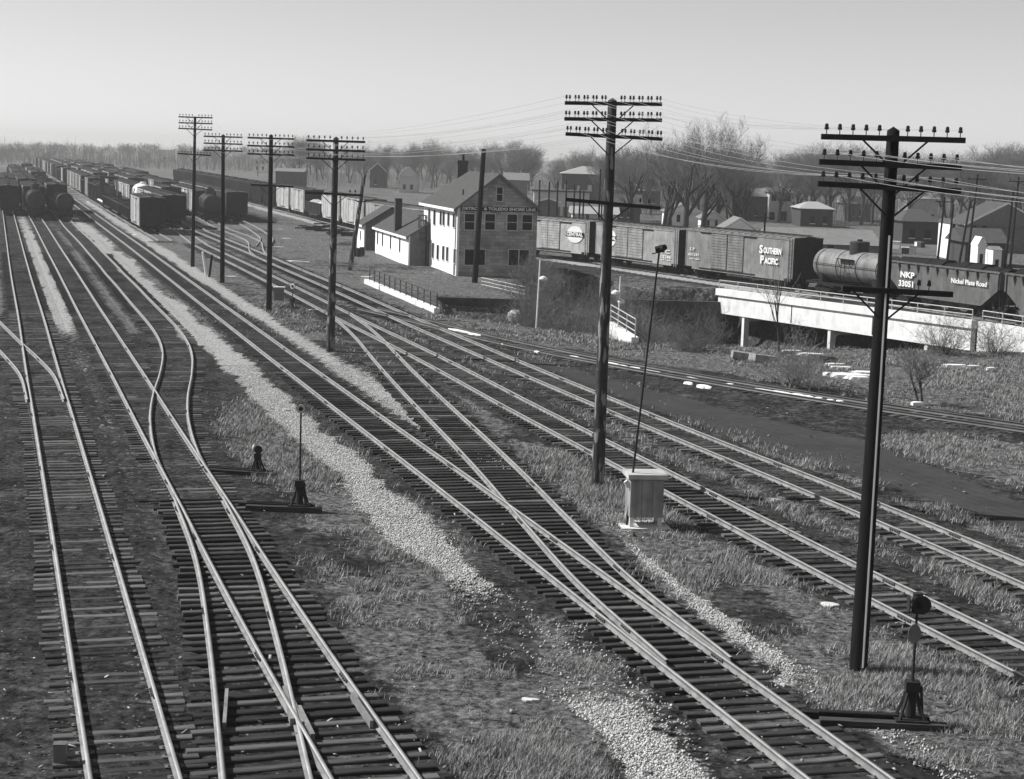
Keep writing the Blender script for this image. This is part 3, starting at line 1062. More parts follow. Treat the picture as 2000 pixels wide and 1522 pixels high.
def boxcar(name, label, L, m_body, doors, group=None, H=4.35, posts=8, ribbed_end=True, roofm=None, wheels=True, door_ribs=11, W=3.0, chamfer=0.0):
    """local x to the right seen from the -y side, z from the rail top"""
    root = thing(name, (0, 0, RZ), 0, label, 'boxcar', group)
    z0, z1 = 0.98, H - 0.32
    body = MB()
    if chamfer:
        c = chamfer
        body.prism([(-L / 2, z0 + c), (-L / 2 + c * 1.3, z0), (L / 2 - c * 1.3, z0), (L / 2, z0 + c), (L / 2, z1), (-L / 2, z1)], -W / 2, W / 2)
    else:
        body.bb(-L / 2, L / 2, -W / 2, W / 2, z0, z1)
    for i in range(posts + 1):                       # side posts
        x = -L / 2 + 0.08 + (L - 0.16) * i / posts
        for sy in (-1, 1):
            body.bb(x - 0.05, x + 0.05, sy * W / 2, sy * (W / 2 + 0.035), z0 + (chamfer if i in (0, posts) else 0.05), z1 - 0.05)
    for sy in (-1, 1):
        body.bb(-L / 2, L / 2, sy * W / 2, sy * (W / 2 + 0.045), z1 - 0.12, z1 + 0.003)
        body.bb(-L / 2 + 1.2, L / 2 - 1.2, sy * W / 2 - sy * 0.12, sy * (W / 2 + 0.02), z0 - 0.22, z0)
    body.build('body', m_body, root)
    for sx in (-1, 1):                                # near-black panels over both ends
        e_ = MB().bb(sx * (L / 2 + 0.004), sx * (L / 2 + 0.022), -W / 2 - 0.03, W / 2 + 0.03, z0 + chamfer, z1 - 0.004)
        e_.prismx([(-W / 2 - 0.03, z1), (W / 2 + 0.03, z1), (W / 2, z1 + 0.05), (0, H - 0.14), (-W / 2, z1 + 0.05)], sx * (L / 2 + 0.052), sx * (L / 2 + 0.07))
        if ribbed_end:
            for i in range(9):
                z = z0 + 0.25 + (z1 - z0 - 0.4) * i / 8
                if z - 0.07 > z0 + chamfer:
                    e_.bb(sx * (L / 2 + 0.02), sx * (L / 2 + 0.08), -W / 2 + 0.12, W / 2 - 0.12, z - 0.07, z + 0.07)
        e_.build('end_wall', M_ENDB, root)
    rf = MB()
    n = max(8, int(L / 1.05))
    rf.prismx([(-W / 2 - 0.06, z1), (W / 2 + 0.06, z1), (W / 2 + 0.06, z1 + 0.05), (0, H - 0.12), (-W / 2 - 0.06, z1 + 0.05)], -L / 2 - 0.05, L / 2 + 0.05)
    for i in range(n + 1):                            # roof seams
        x = -L / 2 + L * i / n
        for sy in (-1, 1):
            rf.add([(x - 0.04, sy * (W / 2 + 0.07), z1 + 0.05), (x + 0.04, sy * (W / 2 + 0.07), z1 + 0.05), (x + 0.04, 0, H - 0.05), (x - 0.04, 0, H - 0.05), (x - 0.04, sy * (W / 2 + 0.07), z1 + 0.11), (x + 0.04, sy * (W / 2 + 0.07), z1 + 0.11), (x + 0.04, 0, H - 0.03), (x - 0.04, 0, H - 0.03)], [(4, 5, 6, 7), (0, 1, 5, 4), (1, 2, 6, 5), (3, 0, 4, 7)])
    r_ = rf.build('roof', roofm or M_ROOFC, root)
    MB().bb(-L / 2 - 0.2, L / 2 + 0.2, -0.25, 0.25, H - 0.025, H + 0.02).build('running_board', M_UNDER, r_)
    for (a, b) in doors:
        for sy in (-1, 1):
            d = MB()
            ya, yb = sy * (W / 2 + 0.03), sy * (W / 2 + 0.075)
            d.bb(a, b, ya, yb, z0 + 0.05, z1 - 0.14)
            for i in range(door_ribs):
                z = z0 + 0.18 + (z1 - z0 - 0.45) * i / max(1, door_ribs - 1)
                d.bb(a + 0.06, b - 0.06, yb, yb + sy * 0.035, z - 0.06, z + 0.06)
            d.build('door', m_body, root)
    if doors:
        for sy in (-1, 1):
            a, b = min(x for x, _ in doors), max(x for _, x in doors)
            MB().bb(a - 1.9, b + 1.9, sy * (W / 2 + 0.03), sy * (W / 2 + 0.1), z1 - 0.21, z1 - 0.15).build('door_track', M_UNDER, root)
            MB().bb(a - 1.9, b + 1.9, sy * (W / 2 + 0.03), sy * (W / 2 + 0.1), z0 - 0.06, z0 + 0.01).build('door_track', M_UNDER, root)
    for sy in (-1, 1):
        side_ladder(root, sy * -1 * (L / 2 - 0.45) * (1), sy * (W / 2 + 0.035), z0 - 0.3, z1, m_body)
    MB().bb(-L / 2 + 0.3, L / 2 - 0.3, -0.35, 0.35, 0.55, 0.97).build('underframe', M_UNDER, root)
    MB().lathe([(0.24, 0), (0.24, 0.03), (0.18, 0.05)], 12, (L / 2 + 0.14, 0.75, H - 1.2), 'X').build('brake_wheel', M_UNDER, root)
    add_trucks(root, L, wheels)
    return root

def tankcar(name, label, L, m_tank, R=1.12, dome=(0.62, 0.72), group=None, bands=5, wheels=True, zc=2.45, walk=True, dome_mat=None):
    root = thing(name, (0, 0, RZ), 0, label, 'tank car', group)
    t = MB()
    h = 0.42
    prof = []
    for i in range(7):
        a = math.pi / 2 * i / 6
        prof.append((max(0.02, R * math.sin(a)), -L / 2 + h * (1 - math.cos(a))))
    prof += [(R, x) for x in np.linspace(-L / 2 + h + 0.3, L / 2 - h - 0.3, 4)]
    for i in range(7):
        a = math.pi / 2 * (1 - i / 6)
        prof.append((max(0.02, R * math.sin(a)), L / 2 - h * (1 - math.cos(a))))
    t.lathe(prof, 32, (0, 0, zc), 'X')
    tk = t.build('tank', m_tank, root, True)
    for i in range(bands):
        x = -L / 2 + 0.9 + (L - 1.8) * i / max(1, bands - 1)
        MB().lathe([(R + 0.004, x - 0.04), (R + 0.025, x - 0.035), (R + 0.025, x + 0.035), (R + 0.004, x + 0.04)], 32, (0, 0, zc), 'X').build('band', M_UNDER, tk, False)
    if dome:
        r, hh = dome
        d = MB().lathe([(r, zc + R - 0.25), (r, zc + R + hh), (r * 0.93, zc + R + hh + 0.06), (r * 0.5, zc + R + hh + 0.1), (0.02, zc + R + hh + 0.1)], 24, (0, 0, 0)).build('dome', dome_mat or m_tank, root, False)
        MB().lathe([(0.22, zc + R + hh + 0.1), (0.22, zc + R + hh + 0.25), (0.02, zc + R + hh + 0.25)], 12).build('valve_cover', M_UNDER, d)
        if walk:
            w_ = MB()
            for sy in (-1, 1):
                w_.bb(-1.0, 1.0, sy * (R - 0.12), sy * (R + 0.35), zc + 0.62, zc + 0.66)
                for x in (-0.75, 0.75):
                    w_.bar((x, sy * (R + 0.03), zc), (x, sy * (R + 0.3), zc + 0.62), 0.04, 0.04)
            w_.build('dome_walkway', M_UNDER, root)
            for sy in (-1, 1):
                lad = MB()
                for x in (-0.25, 0.25):
                    lad.bar((x, sy * (R + 0.28), 0.95), (x, sy * (R + 0.28), zc + 0.64), 0.04, 0.04)
                for i in range(6):
                    z = 1.15 + i * 0.33
                    lad.bar((-0.25, sy * (R + 0.28), z), (0.25, sy * (R + 0.28), z), 0.025, 0.025)
                lad.build('ladder', M_UNDER, root)
    rl = MB()
    for sy in (-1, 1):
        rl.tube((-L / 2 + 0.5, sy * (R + 0.12), zc + 0.1), (L / 2 - 0.5, sy * (R + 0.12), zc + 0.1), 0.025, n=6)
    rl.build('handrail', M_UNDER, root)
    fr = MB().bb(-L / 2 - 0.35, L / 2 + 0.35, -0.35, 0.35, 0.75, 1.12)
    for sx in (-1, 1):
        fr.bb(sx * (L / 2 - 1.3) - 0.3, sx * (L / 2 - 1.3) + 0.3, -R * 0.85, R * 0.85, 1.05, zc - R * 0.55)
        fr.bb(sx * (L / 2 + 0.25) - 0.1, sx * (L / 2 + 0.25) + 0.1, -1.4, 1.4, 0.85, 1.1)
    for sy in (-1, 1):
        fr.bb(-L / 2 - 0.3, L / 2 + 0.3, sy * 1.32 - 0.08, sy * 1.32 + 0.08, 0.95, 1.1)
    fr.build('underframe', M_UNDER, root)
    add_trucks(root, L + 0.7, wheels, 2.0)
    return root

def hopper(name, label, L, m_, group=None, H=3.35, W=3.1, posts=9, wheels=True, load=None, heap=True, gusset=0.0):
    root = thing(name, (0, 0, RZ), 0, label, 'hopper car', group)
    e = 1.9
    b = MB()
    # side sheets with slope ends, thin walled
    for sy in (-1, 1):
        ya, yb = (sy * W / 2 - 0.06, sy * W / 2) if sy > 0 else (sy * W / 2, sy * W / 2 + 0.06)
        b.prism([(-L / 2, H), (-L / 2, 2.3), (-L / 2 + e, 0.95), (L / 2 - e, 0.95), (L / 2, 2.3), (L / 2, H)], ya, yb)
        b.bb(-L / 2 - 0.05, L / 2 + 0.05, sy * W / 2 - 0.09, sy * W / 2 + 0.09, H, H + 0.12)
        for i in range(posts + 1):
            x = -L / 2 + 0.12 + (L - 0.24) * i / posts
            zb = max(1.0, 2.3 - (min(x + L / 2, L / 2 - x)) * 1.35 / e)
            if gusset and 0 < i < posts:
                b.add([(x - 0.05, sy * W / 2, H - gusset), (x + 0.05, sy * W / 2, H - gusset), (x + 0.05, sy * W / 2, H), (x - 0.05, sy * W / 2, H), (x - 0.05, sy * (W / 2 + 0.22), H), (x + 0.05, sy * (W / 2 + 0.22), H)], [(0, 1, 5, 4), (0, 4, 3), (1, 2, 5), (3, 4, 5, 2)])
                continue
            b.bb(x - 0.06, x + 0.06, sy * W / 2, sy * (W / 2 + 0.10), zb, H)
    for sx in (-1, 1):
        b.prism([(sx * L / 2, 2.3), (sx * (L / 2 - e), 0.95), (sx * (L / 2 - e - 0.06), 1.0), (sx * (L / 2 - 0.06), 2.38)][::sx], -W / 2 + 0.06, W / 2 - 0.06)
        b.bb(sx * L / 2 - 0.04, sx * L / 2 + 0.04, -W / 2, W / 2, 2.3, H + 0.1)
    b.bb(-L / 2 + e, L / 2 - e, -W / 2 + 0.06, W / 2 - 0.06, 0.95, 1.02)
    b.build('body', m_, root)
    for x in (-2.2, 0.0, 2.2):
        MB().prism([(x - 0.95, 0.96), (x + 0.95, 0.96), (x + 0.3, 0.32), (x - 0.3, 0.32)], -1.1, 1.1).build('hopper_bay', m_, root)
    for sx in (-1, 1):
        fr = MB()
        fr.bb(sx * (L / 2 - e), sx * (L / 2 + 0.1), -0.3, 0.3, 0.72, 0.98)
        for sy in (-1, 1):
            fr.bar((sx * (L / 2 - 0.15), sy * 1.25, 0.95), (sx * (L / 2 - 0.15), sy * 1.35, 2.4), 0.08, 0.08)
            fr.bar((sx * (L / 2 - 0.9), sy * 1.25, 0.95), (sx * (L / 2 - 0.9), sy * 1.35, 1.85), 0.06, 0.06)
        fr.bb(sx * (L / 2) - 0.12, sx * (L / 2) + 0.12, -1.4, 1.4, 0.82, 1.02)
        fr.build('end_frame', M_UNDER, root)
    if load is not None:
        mb = MB()
        n = 14
        r_ = random.Random(5)
        for i in range(n):
            x0, x1 = -L / 2 + 0.1 + (L - 0.2) * i / n, -L / 2 + 0.1 + (L - 0.2) * (i + 1) / n
            h = (0.35 if heap else -0.4) + r_.uniform(-0.12, 0.12)
            mb.prismx([(-W / 2 + 0.1, H - 0.35), (W / 2 - 0.1, H - 0.35), (W / 2 - 0.1, H - 0.25), (0.4, H + h), (-0.4, H + h + 0.05), (-W / 2 + 0.1, H - 0.25)], x0, x1)
        mb.build('load', load, root)
    add_trucks(root, L + 0.2, wheels, 1.7)
    return root

def gondola(name, label, L, m_, group=None, H=2.5, W=3.05, posts=11, load=M_COAL, wheels=True, over=0.25):
    root = thing(name, (0, 0, RZ), 0, label, 'gondola', group)
    b = MB()
    for sy in (-1, 1):
        ya, yb = (sy * W / 2 - 0.07, sy * W / 2) if sy > 0 else (sy * W / 2, sy * W / 2 + 0.07)
        b.prism([(-L / 2, H), (-L / 2, 1.05), (-L / 2 + 2.6, 1.0), (-L / 2 + 3.6, 0.72), (L / 2 - 3.6, 0.72), (L / 2 - 2.6, 1.0), (L / 2, 1.05), (L / 2, H)], ya, yb)
        b.bb(-L / 2 - 0.04, L / 2 + 0.04, sy * W / 2 - 0.08, sy * W / 2 + 0.08, H, H + 0.09)
        for i in range(posts + 1):
            x = -L / 2 + 0.1 + (L - 0.2) * i / posts
            b.bb(x - 0.06, x + 0.06, sy * W / 2, sy * (W / 2 + 0.09), 1.0, H)
    for sx in (-1, 1):
        b.bb(sx * L / 2 - 0.05, sx * L / 2 + 0.05, -W / 2, W / 2, 1.02, H + 0.08)
    b.bb(-L / 2, L / 2, -W / 2 + 0.07, W / 2 - 0.07, 1.0, 1.1)
    b.build('body', m_, root)
    if load is not None:
        mb = MB()
        r_ = random.Random(8)
        n = 16
        for i in range(n):
            x0, x1 = -L / 2 + 0.06 + (L - 0.12) * i / n, -L / 2 + 0.06 + (L - 0.12) * (i + 1) / n
            h = over + r_.uniform(-0.15, 0.15)
            mb.prismx([(-W / 2 + 0.1, 1.2), (W / 2 - 0.1, 1.2), (W / 2 - 0.1, H - 0.3), (0.3, H + h), (-0.4, H + h - 0.05), (-W / 2 + 0.1, H - 0.25)], x0, x1)
        mb.build('load', load, root)
    MB().bb(-L / 2 + 0.2, L / 2 - 0.2, -0.35, 0.35, 0.6, 0.99).build('underframe', M_UNDER, root)
    add_trucks(root, L, wheels)
    return root

def flatcar(name, label, L, group=None, wheels=False):
    root = thing(name, (0, 0, RZ), 0, label, 'flatcar', group)
    MB().bb(-L / 2, L / 2, -1.45, 1.45, 1.05, 1.2).build('deck', M_SNOW, root)
    fr = MB()
    for sy in (-1, 1):
        fr.prism([(-L / 2, 1.04), (-L / 2, 0.85), (-L / 2 + 3, 0.8), (-L / 2 + 4, 0.55), (L / 2 - 4, 0.55), (L / 2 - 3, 0.8), (L / 2, 0.85), (L / 2, 1.04)], sy * 1.4 - 0.06, sy * 1.4 + 0.06)
    fr.bb(-L / 2, L / 2, -0.35, 0.35, 0.6, 1.04)
    fr.build('underframe', M_UNDER, root)
    for x in (-5.0, -1.5, 2.5):                       # tall A-frame racks standing on the deck
        a = MB()
        a.bar((x - 1.2, -1.1, 1.2), (x + 0.6, -1.1, 5.0), 0.16, 0.2)
        a.bar((x + 1.8, -1.1, 1.2), (x + 0.6, -1.1, 5.0), 0.16, 0.2)
        a.bar((x - 1.2, 1.1, 1.2), (x + 0.6, 1.1, 5.0), 0.16, 0.2)
        a.bar((x + 0.6, -1.1, 5.0), (x + 0.6, 1.1, 5.0), 0.16, 0.2)
        a.build('load_frame', M_UNDER, root)
    add_trucks(root, L, wheels)
    return root

TT = TR['T']
def t_side(px):
    """arc position on the train's track where the near car side shows at this photo column"""
    d = np.arange(0, TT.L, 0.1)
    p, t = TT.at(d)
    n = np.stack([t[:, 1], -t[:, 0]], 1)
    q = p - n * 1.5
    v = np.column_stack([q, np.full(len(q), 2.0)]) - np.array([0, 0, CAMH])
    x = 1000 + FPX * (v @ RGT) / (v @ FWD)
    return float(d[np.argmin(np.abs(x - px))])

def span(px0, px1):
    a, b = t_side(px0), t_side(px1)
    pa, pb = TT.at(a)[0], TT.at(b)[0]
    L = np.linalg.norm(pb - pa)
    return (pa + pb) / 2, math.atan2(pb[1] - pa[1], pb[0] - pa[0]), L

def put(root, c, a):
    root.location = (c[0], c[1], RZ)
    root.rotation_euler = (0, 0, a)
    return root

def lx(px, c, a, off=1.5, z=2.5):
    """local x along a car side for a photo column"""
    d = np.array([math.cos(a), math.sin(a)])
    n = np.array([d[1], -d[0]])
    best, bx = 1e9, 0
    for x in np.linspace(-14, 14, 561):
        q = c + d * x + n * off
        e = abs(proj((q[0], q[1], z))[0] - px)
        if e < best:
            best, bx = e, x
    return float(bx)

TXT = (math.pi / 2, 0, 0)
# --- the three near boxcars of the train
c, a, L = span(985, 1148)
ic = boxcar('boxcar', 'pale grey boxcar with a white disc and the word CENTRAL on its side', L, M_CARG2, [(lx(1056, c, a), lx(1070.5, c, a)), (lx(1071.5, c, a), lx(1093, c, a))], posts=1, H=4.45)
put(ic, c, a)
def disc(root, x, z, r, full=True):
    d = MB().lathe([(r, -1.56), (r, -1.54), (0.01, -1.54)], 36, (x, 0, z), 'Y')
    d.v = [(p[0], -abs(p[1]) if True else p[1], p[2]) for p in d.v]
    d.v = [(x + (q[0] - x) * 1.5, q[1], q[2]) for q in d.v]
    e = d.build('disc', M_WPAINT, root)
    MB().bb(x - r * 1.66, x + r * 1.66, -1.585, -1.565, z - r * 0.28, z + r * 0.28).build('disc_band', M_BLACK, e)
    lettering('CENTRAL', 0.5, (x, -1.60, z), TXT, M_WPAINT, e, width=r * 3.05, bold=0.02)
disc(ic, lx(1123, c, a), 2.75, 0.88)
c, a, L = span(1164, 1325)
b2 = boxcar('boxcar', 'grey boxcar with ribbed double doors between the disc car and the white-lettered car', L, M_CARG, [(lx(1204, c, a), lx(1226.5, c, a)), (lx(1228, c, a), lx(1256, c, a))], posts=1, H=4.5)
put(b2, c, a)
disc(b2, lx(1191, c, a), 2.75, 0.9)
x = lx(1302, c, a)
lettering('I C', 0.5, (x, -1.6, 2.05), TXT, M_WPAINT, b2, width=1.5)
lettering('13246', 0.42, (x, -1.6, 1.55), TXT, M_WPAINT, b2, width=1.8)
lettering('CAPY 110000', 0.16, (x, -1.6, 1.25), TXT, M_WPAINT, b2, width=1.7)
c, a, L = span(1339, 1549)
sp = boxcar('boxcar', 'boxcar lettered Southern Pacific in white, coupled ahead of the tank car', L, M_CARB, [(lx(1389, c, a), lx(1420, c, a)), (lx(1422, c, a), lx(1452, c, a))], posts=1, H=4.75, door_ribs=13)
put(sp, c, a)
x = lx(1506, c, a)
def caps(word, x, z, root, wid):
    """large initial, small capitals"""
    lettering(word[0], 0.98, (x - wid / 2 + 0.26, -1.62, z), TXT, M_WPAINT, root, width=0.52, bold=0.03)
    lettering(word[1:].upper(), 0.72, (x + 0.3, -1.62, z - 0.05), TXT, M_WPAINT, root, width=wid - 0.68, bold=0.03)
caps('Southern', x, 3.25, sp, 3.3)
caps('Pacific', x - 0.1, 2.35, sp, 2.7)
x = lx(1353, c, a)
lettering('S P', 0.42, (x, -1.6, 2.6), TXT, M_WPAINT, sp, width=0.8)
lettering('651241', 0.34, (x + 0.3, -1.6, 2.1), TXT, M_WPAINT, sp, width=1.7)
lettering('CAPY 110000', 0.15, (x + 0.4, -1.6, 1.7), TXT, M_WPAINT, sp, width=1.7)
c, a, L = span(1576, 1722)
tk = tankcar('tank_car', 'riveted tank car with a tall dome on the train above the white bridge', L - 0.4, M_TANK, R=1.3, dome=(0.82, 0.75), bands=4, zc=2.55, dome_mat=M_TANKD)
put(tk, c, a)
c, a, L = span(1736, 1951)
hp = hopper('hopper_car', 'dark open hopper car lettered NKP and Nickel Plate Road', L, M_HOP, H=3.45, posts=11, load=M_COAL, gusset=0.75)
put(hp, c, a)
x = lx(1775, c, a)
lettering('NKP', 0.62, (x, -1.68, 2.55), TXT, M_WPAINT, hp, width=1.75, bold=0.02)
lettering('33051', 0.62, (x - 0.05, -1.68, 1.85), TXT, M_WPAINT, hp, width=1.8, bold=0.02)
x = lx(1895, c, a)
lettering('Nickel Plate Road', 0.5, (x, -1.68, 2.55), TXT, M_WPAINT, hp, width=4.0, bold=0.01)
c, a, L = span(1962, 2120)
put(hopper('hopper_car', 'dark open hopper car coupled behind the lettered hopper', L, M_HOP, H=3.45, load=M_COAL, gusset=0.75), c, a)

# --- the train beyond the office, going away
GT = 'cars of the long train beyond the office'
far_cars = [
    (908, 982, 'box', M_CARG, 'grey boxcar of the train hidden behind the brick-sided office'),
    (842, 905, 'box', M_CARB, 'boxcar of the train standing behind the rear of the office'),
    (778, 839, 'box', M_CARG, 'mid grey boxcar behind the little wing of the office'),
    (714, 775, 'box', M_CARG, 'grey boxcar with a white triangle behind the leaning pole'),
    (666, 711, 'pale', M_CARL, 'pale boxcar with cut corners just beyond the leaning pole'),
    (628, 664, 'pale', M_CARL, 'pale boxcar coupled ahead of the low gondola'),
    (596.5, 626.5, 'gon', M_CARD, 'low gondola with a sloping load between pale boxcars'),
    (567, 595, 'pale', M_CARL, 'pale boxcar with cut lower corners beside the low gondola'),
    (539.5, 565.5, 'pale', M_CARL, 'pale boxcar coupled to the dark ribbed hoppers'),
]
for px0, px1, kind, m_, lb in far_cars:
    c, a, L = span(px0, px1)
    if kind == 'box':
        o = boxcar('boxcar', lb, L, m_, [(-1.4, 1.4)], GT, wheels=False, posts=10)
        if 'triangle' in lb:
            x = lx(765.5, c, a)
            z = 2.75
            MB().prism([(x - 0.75, z - 0.9), (x + 0.75, z - 0.9), (x, z + 0.95)], -1.56, -1.545).build('triangle_mark', M_WPAINT, o)
            lettering('A', 0.6, (x, -1.575, z - 0.3), TXT, M_BLACK, o)
    elif kind == 'pale':
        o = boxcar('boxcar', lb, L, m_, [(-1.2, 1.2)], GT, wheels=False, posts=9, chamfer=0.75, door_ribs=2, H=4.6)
    else:
        o = gondola('gondola', lb, L, m_, GT, H=2.6, load=M_BOARD, wheels=False)
    put(o, c, a)
proto = hopper('hopper_car', 'dark ribbed hopper car of the train, heaped with coal, beyond the pale boxcars', 14.0, M_CARD, 'dark hoppers of the long train', H=3.9, posts=13, load=M_COAL, wheels=False)
KI = kid_index()
s_ = t_side(538) + 0.8
first = True
while s_ < TT.L - 16:
    pa, pb = TT.at(s_)[0], TT.at(s_ + 14.0)[0]
    if pa[1] > 470:
        break
    o = proto if first else copy_tree(proto, KI)
    first = False
    put(o, (pa + pb) / 2, math.atan2(pb[1] - pa[1], pb[0] - pa[0]))
    s_ += 15.2

# --- cars standing on the yard tracks
GY_ = 'cars standing in the yard'
PRO = {}
def pro(key, fn):
    PRO[key] = fn
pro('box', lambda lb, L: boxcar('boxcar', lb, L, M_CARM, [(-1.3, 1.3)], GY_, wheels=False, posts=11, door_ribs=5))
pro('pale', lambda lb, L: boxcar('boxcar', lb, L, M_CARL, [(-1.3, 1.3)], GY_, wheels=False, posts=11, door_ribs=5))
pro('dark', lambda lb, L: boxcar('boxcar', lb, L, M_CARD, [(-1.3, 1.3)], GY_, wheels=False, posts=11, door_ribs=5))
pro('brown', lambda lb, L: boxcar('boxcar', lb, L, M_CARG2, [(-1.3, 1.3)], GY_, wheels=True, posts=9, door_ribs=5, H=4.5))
pro('gon', lambda lb, L: gondola('gondola', lb, L, M_CARD, GY_, H=2.25, wheels=False, over=0.05))
pro('hop', lambda lb, L: hopper('hopper_car', lb, L, M_CARD, GY_, wheels=False, load=M_COAL))
pro('tank', lambda lb, L: tankcar('tank_car', lb, L - 0.8, M_TANKD, R=1.28, group=GY_, wheels=True, zc=2.6, bands=4))
pro('wtank', lambda lb, L: tankcar('tank_car', lb, L - 0.8, M_TANKW, R=1.45, dome=(0.5, 0.25), group=GY_, wheels=False, zc=3.0, bands=3))
pro('ring', lambda lb, L: tankcar('tank_car', lb, L - 0.8, M_TANKD, R=1.25, dome=None, group=GY_, wheels=True, zc=2.45, bands=16))
pro('flat', lambda lb, L: flatcar('flatcar', lb, L, GY_))
cache = {}
def row(key, cars, Y0, fill, label_fill, Yend, seed):
    """cars standing one behind another from the near end at Y0; then filled to Yend"""
    T = TR[key]
    s = float(np.interp(Y0, T.p[:, 1], T.s))
    r_ = random.Random(seed)
    i = 0
    while True:
        if i < len(cars):
            kind, L, lb = cars[i]
        else:
            kind = r_.choice(fill)
            L = {'box': 13.2, 'pale': 13.2, 'dark': 15.4, 'hop': 12.5, 'gon': 16.0, 'tank': 12.0}[kind]
            lb = label_fill[kind]
        if s + L > T.L - 1:
            break
        pa, pb = T.at(s)[0], T.at(s + L)[0]
        if pa[1] > Yend:
            break
        k = (kind, L)
        if k in cache:
            o = copy_tree(cache[k], KIDS)
        else:
            o = PRO[kind](lb, L - 1.1)
            KIDS.update({x: y for x, y in kid_index_for(o).items()})
            cache[k] = o
        o['label'] = lb
        # near end towards the camera = local +x
        put(o, (pa + pb) / 2, math.atan2(pa[1] - pb[1], pa[0] - pb[0]))
        s += L
        if r_.random() < 0.12 and i >= len(cars):
            s += r_.uniform(6, 30)
        i += 1
KIDS = {}
def kid_index_for(o):
    d = {}
    st = [o]
    while st:
        q = st.pop()
        ch = list(q.children)
        if ch:
            d[q.name] = ch
            st += ch
    return d
def fl(where):
    return dict(box='weathered boxcar in the row of cars ' + where, pale='pale boxcar in the row of cars ' + where, dark='dark boxcar in the row of cars ' + where, hop='coal hopper in the row of cars ' + where, gon='loaded gondola in the row of cars ' + where, tank='black tank car in the row of cars ' + where)
bpy.context.view_layer.update()
row('P', [('brown', 15.4, 'boxcar with a dark ribbed end closing the row of cars beside the main line'),
          ('gon', 19.0, 'dark coal-loaded gondola directly behind the ribbed-end boxcar'),
          ('gon', 19.0, 'coal-loaded gondola coupled between another gondola and the ribbed-end boxcar row'),
          ('gon', 19.0, 'last coal-loaded gondola before the flatcar with frames'),
          ('flat', 17.0, 'flatcar with white deck carrying tall dark A-frames')], 212, ['box', 'pale', 'box', 'hop', 'dark'], fl('right beside the main line'), 700, 1)
row('Q', [('dark', 15.4, 'dark boxcar close behind and beside the ribbed-end boxcar'), ('box', 13.2, 'weathered boxcar between the dark boxcar and the white tank car'), ('box', 13.2, 'weathered boxcar coupled ahead of the white tank car'), ('wtank', 13.0, 'white cylindrical tank car showing above the ribbed-end boxcar'), ('pale', 13.2, 'pale slatted boxcar next behind the white tank car')], 229, ['pale', 'pale', 'box', 'pale', 'hop'], fl('on the second track from the main line'), 640, 2)
row('U', [('pale', 13.2, 'pale-sided boxcar with dark end standing alone before the second row')], 272, ['box', 'pale', 'dark', 'box', 'gon'], fl('on the third track from the main line'), 640, 3)
row('V', [('tank', 12.4, 'round-ended tank car at the end of the row behind the crossarm poles'), ('pale', 13.2, 'pale boxcar coupled behind the round-ended tank car')], 246, ['box', 'hop', 'dark', 'box'], fl('behind the round-ended tank car'), 620, 4)
row('Z', [('dark', 15.4, 'dark boxcar standing right beside the round-ended tank car')], 256, ['hop', 'dark', 'box'], fl('on the outermost yard track'), 560, 5)
row('B', [('tank', 12.4, 'black tank car with a dome, parked first on the sidetrack left of the main line'), ('box', 13.2, 'weathered boxcar behind the domed black tank car'), ('dark', 15.4, 'dark boxcar second behind the domed black tank car')], 240.5, ['dark', 'hop', 'box'], fl('behind the domed black tank car'), 470, 6)
row('C', [('ring', 14.0, 'tank car wrapped in many bands beside the domed black tank car'), ('gon', 16.0, 'gondola coupled behind the banded tank car')], 239, ['hop', 'gon', 'box'], fl('behind the banded tank car'), 480, 7)
row('A', [('pale', 13.2, 'pale boxcar on the outermost sidetrack left of the domed tank car')], 252, ['box', 'dark'], fl('on the outermost sidetrack'), 330, 8)

# ---------------------------------------------------------------- office building
def frame_mat(name, base, light, sx, sz):
    """block-patterned siding: colour only, courses of slightly different grey"""
    M = bpy.data.materials.new(name)
    M.use_nodes = True
    n = M.node_tree
    L = n.links
    b = n.nodes['Principled BSDF']
    b.inputs['Roughness'].default_value = 0.9
    tc = n.nodes.new('ShaderNodeTexCoord')
    br = n.nodes.new('ShaderNodeTexBrick')
    mp = n.nodes.new('ShaderNodeMapping')
    mp.inputs['Rotation'].default_value = (math.pi / 2, 0, 0)
    L.new(tc.outputs['Object'], mp.inputs[0])
    L.new(mp.outputs[0], br.inputs['Vector'])
    br.inputs['Scale'].default_value = 1.0
    br.inputs['Brick Width'].default_value = sx
    br.inputs['Row Height'].default_value = sz
    br.inputs['Mortar Size'].default_value = 0.012
    br.inputs['Color1'].default_value = (base, base, base, 1)
    br.inputs['Color2'].default_value = (light, light, light, 1)
    br.inputs['Mortar'].default_value = (base * 0.55,) * 3 + (1,)
    nz = n.nodes.new('ShaderNodeTexNoise')
    nz.inputs['Scale'].default_value = 0.55
    nz.inputs['Detail'].default_value = 6
    L.new(tc.outputs['Object'], nz.inputs['Vector'])
    mr = n.nodes.new('ShaderNodeMapRange')
    for k, v in zip(('From Min', 'From Max', 'To Min', 'To Max'), (0.3, 0.7, 0.65, 1.5)):
        mr.inputs[k].default_value = v
    L.new(nz.outputs['Fac'], mr.inputs['Value'])
    vm = n.nodes.new('ShaderNodeVectorMath')
    vm.operation = 'SCALE'
    L.new(br.outputs['Color'], vm.inputs[0])
    L.new(mr.outputs[0], vm.inputs['Scale'])
    L.new(vm.outputs[0], b.inputs['Base Color'])
    return M
M_BLOCK = frame_mat('block_siding', 0.22, 0.36, 0.8, 0.31)
M_BRICK = mat('chimney_brick', 0.07, 0.9, 0.4, 6)

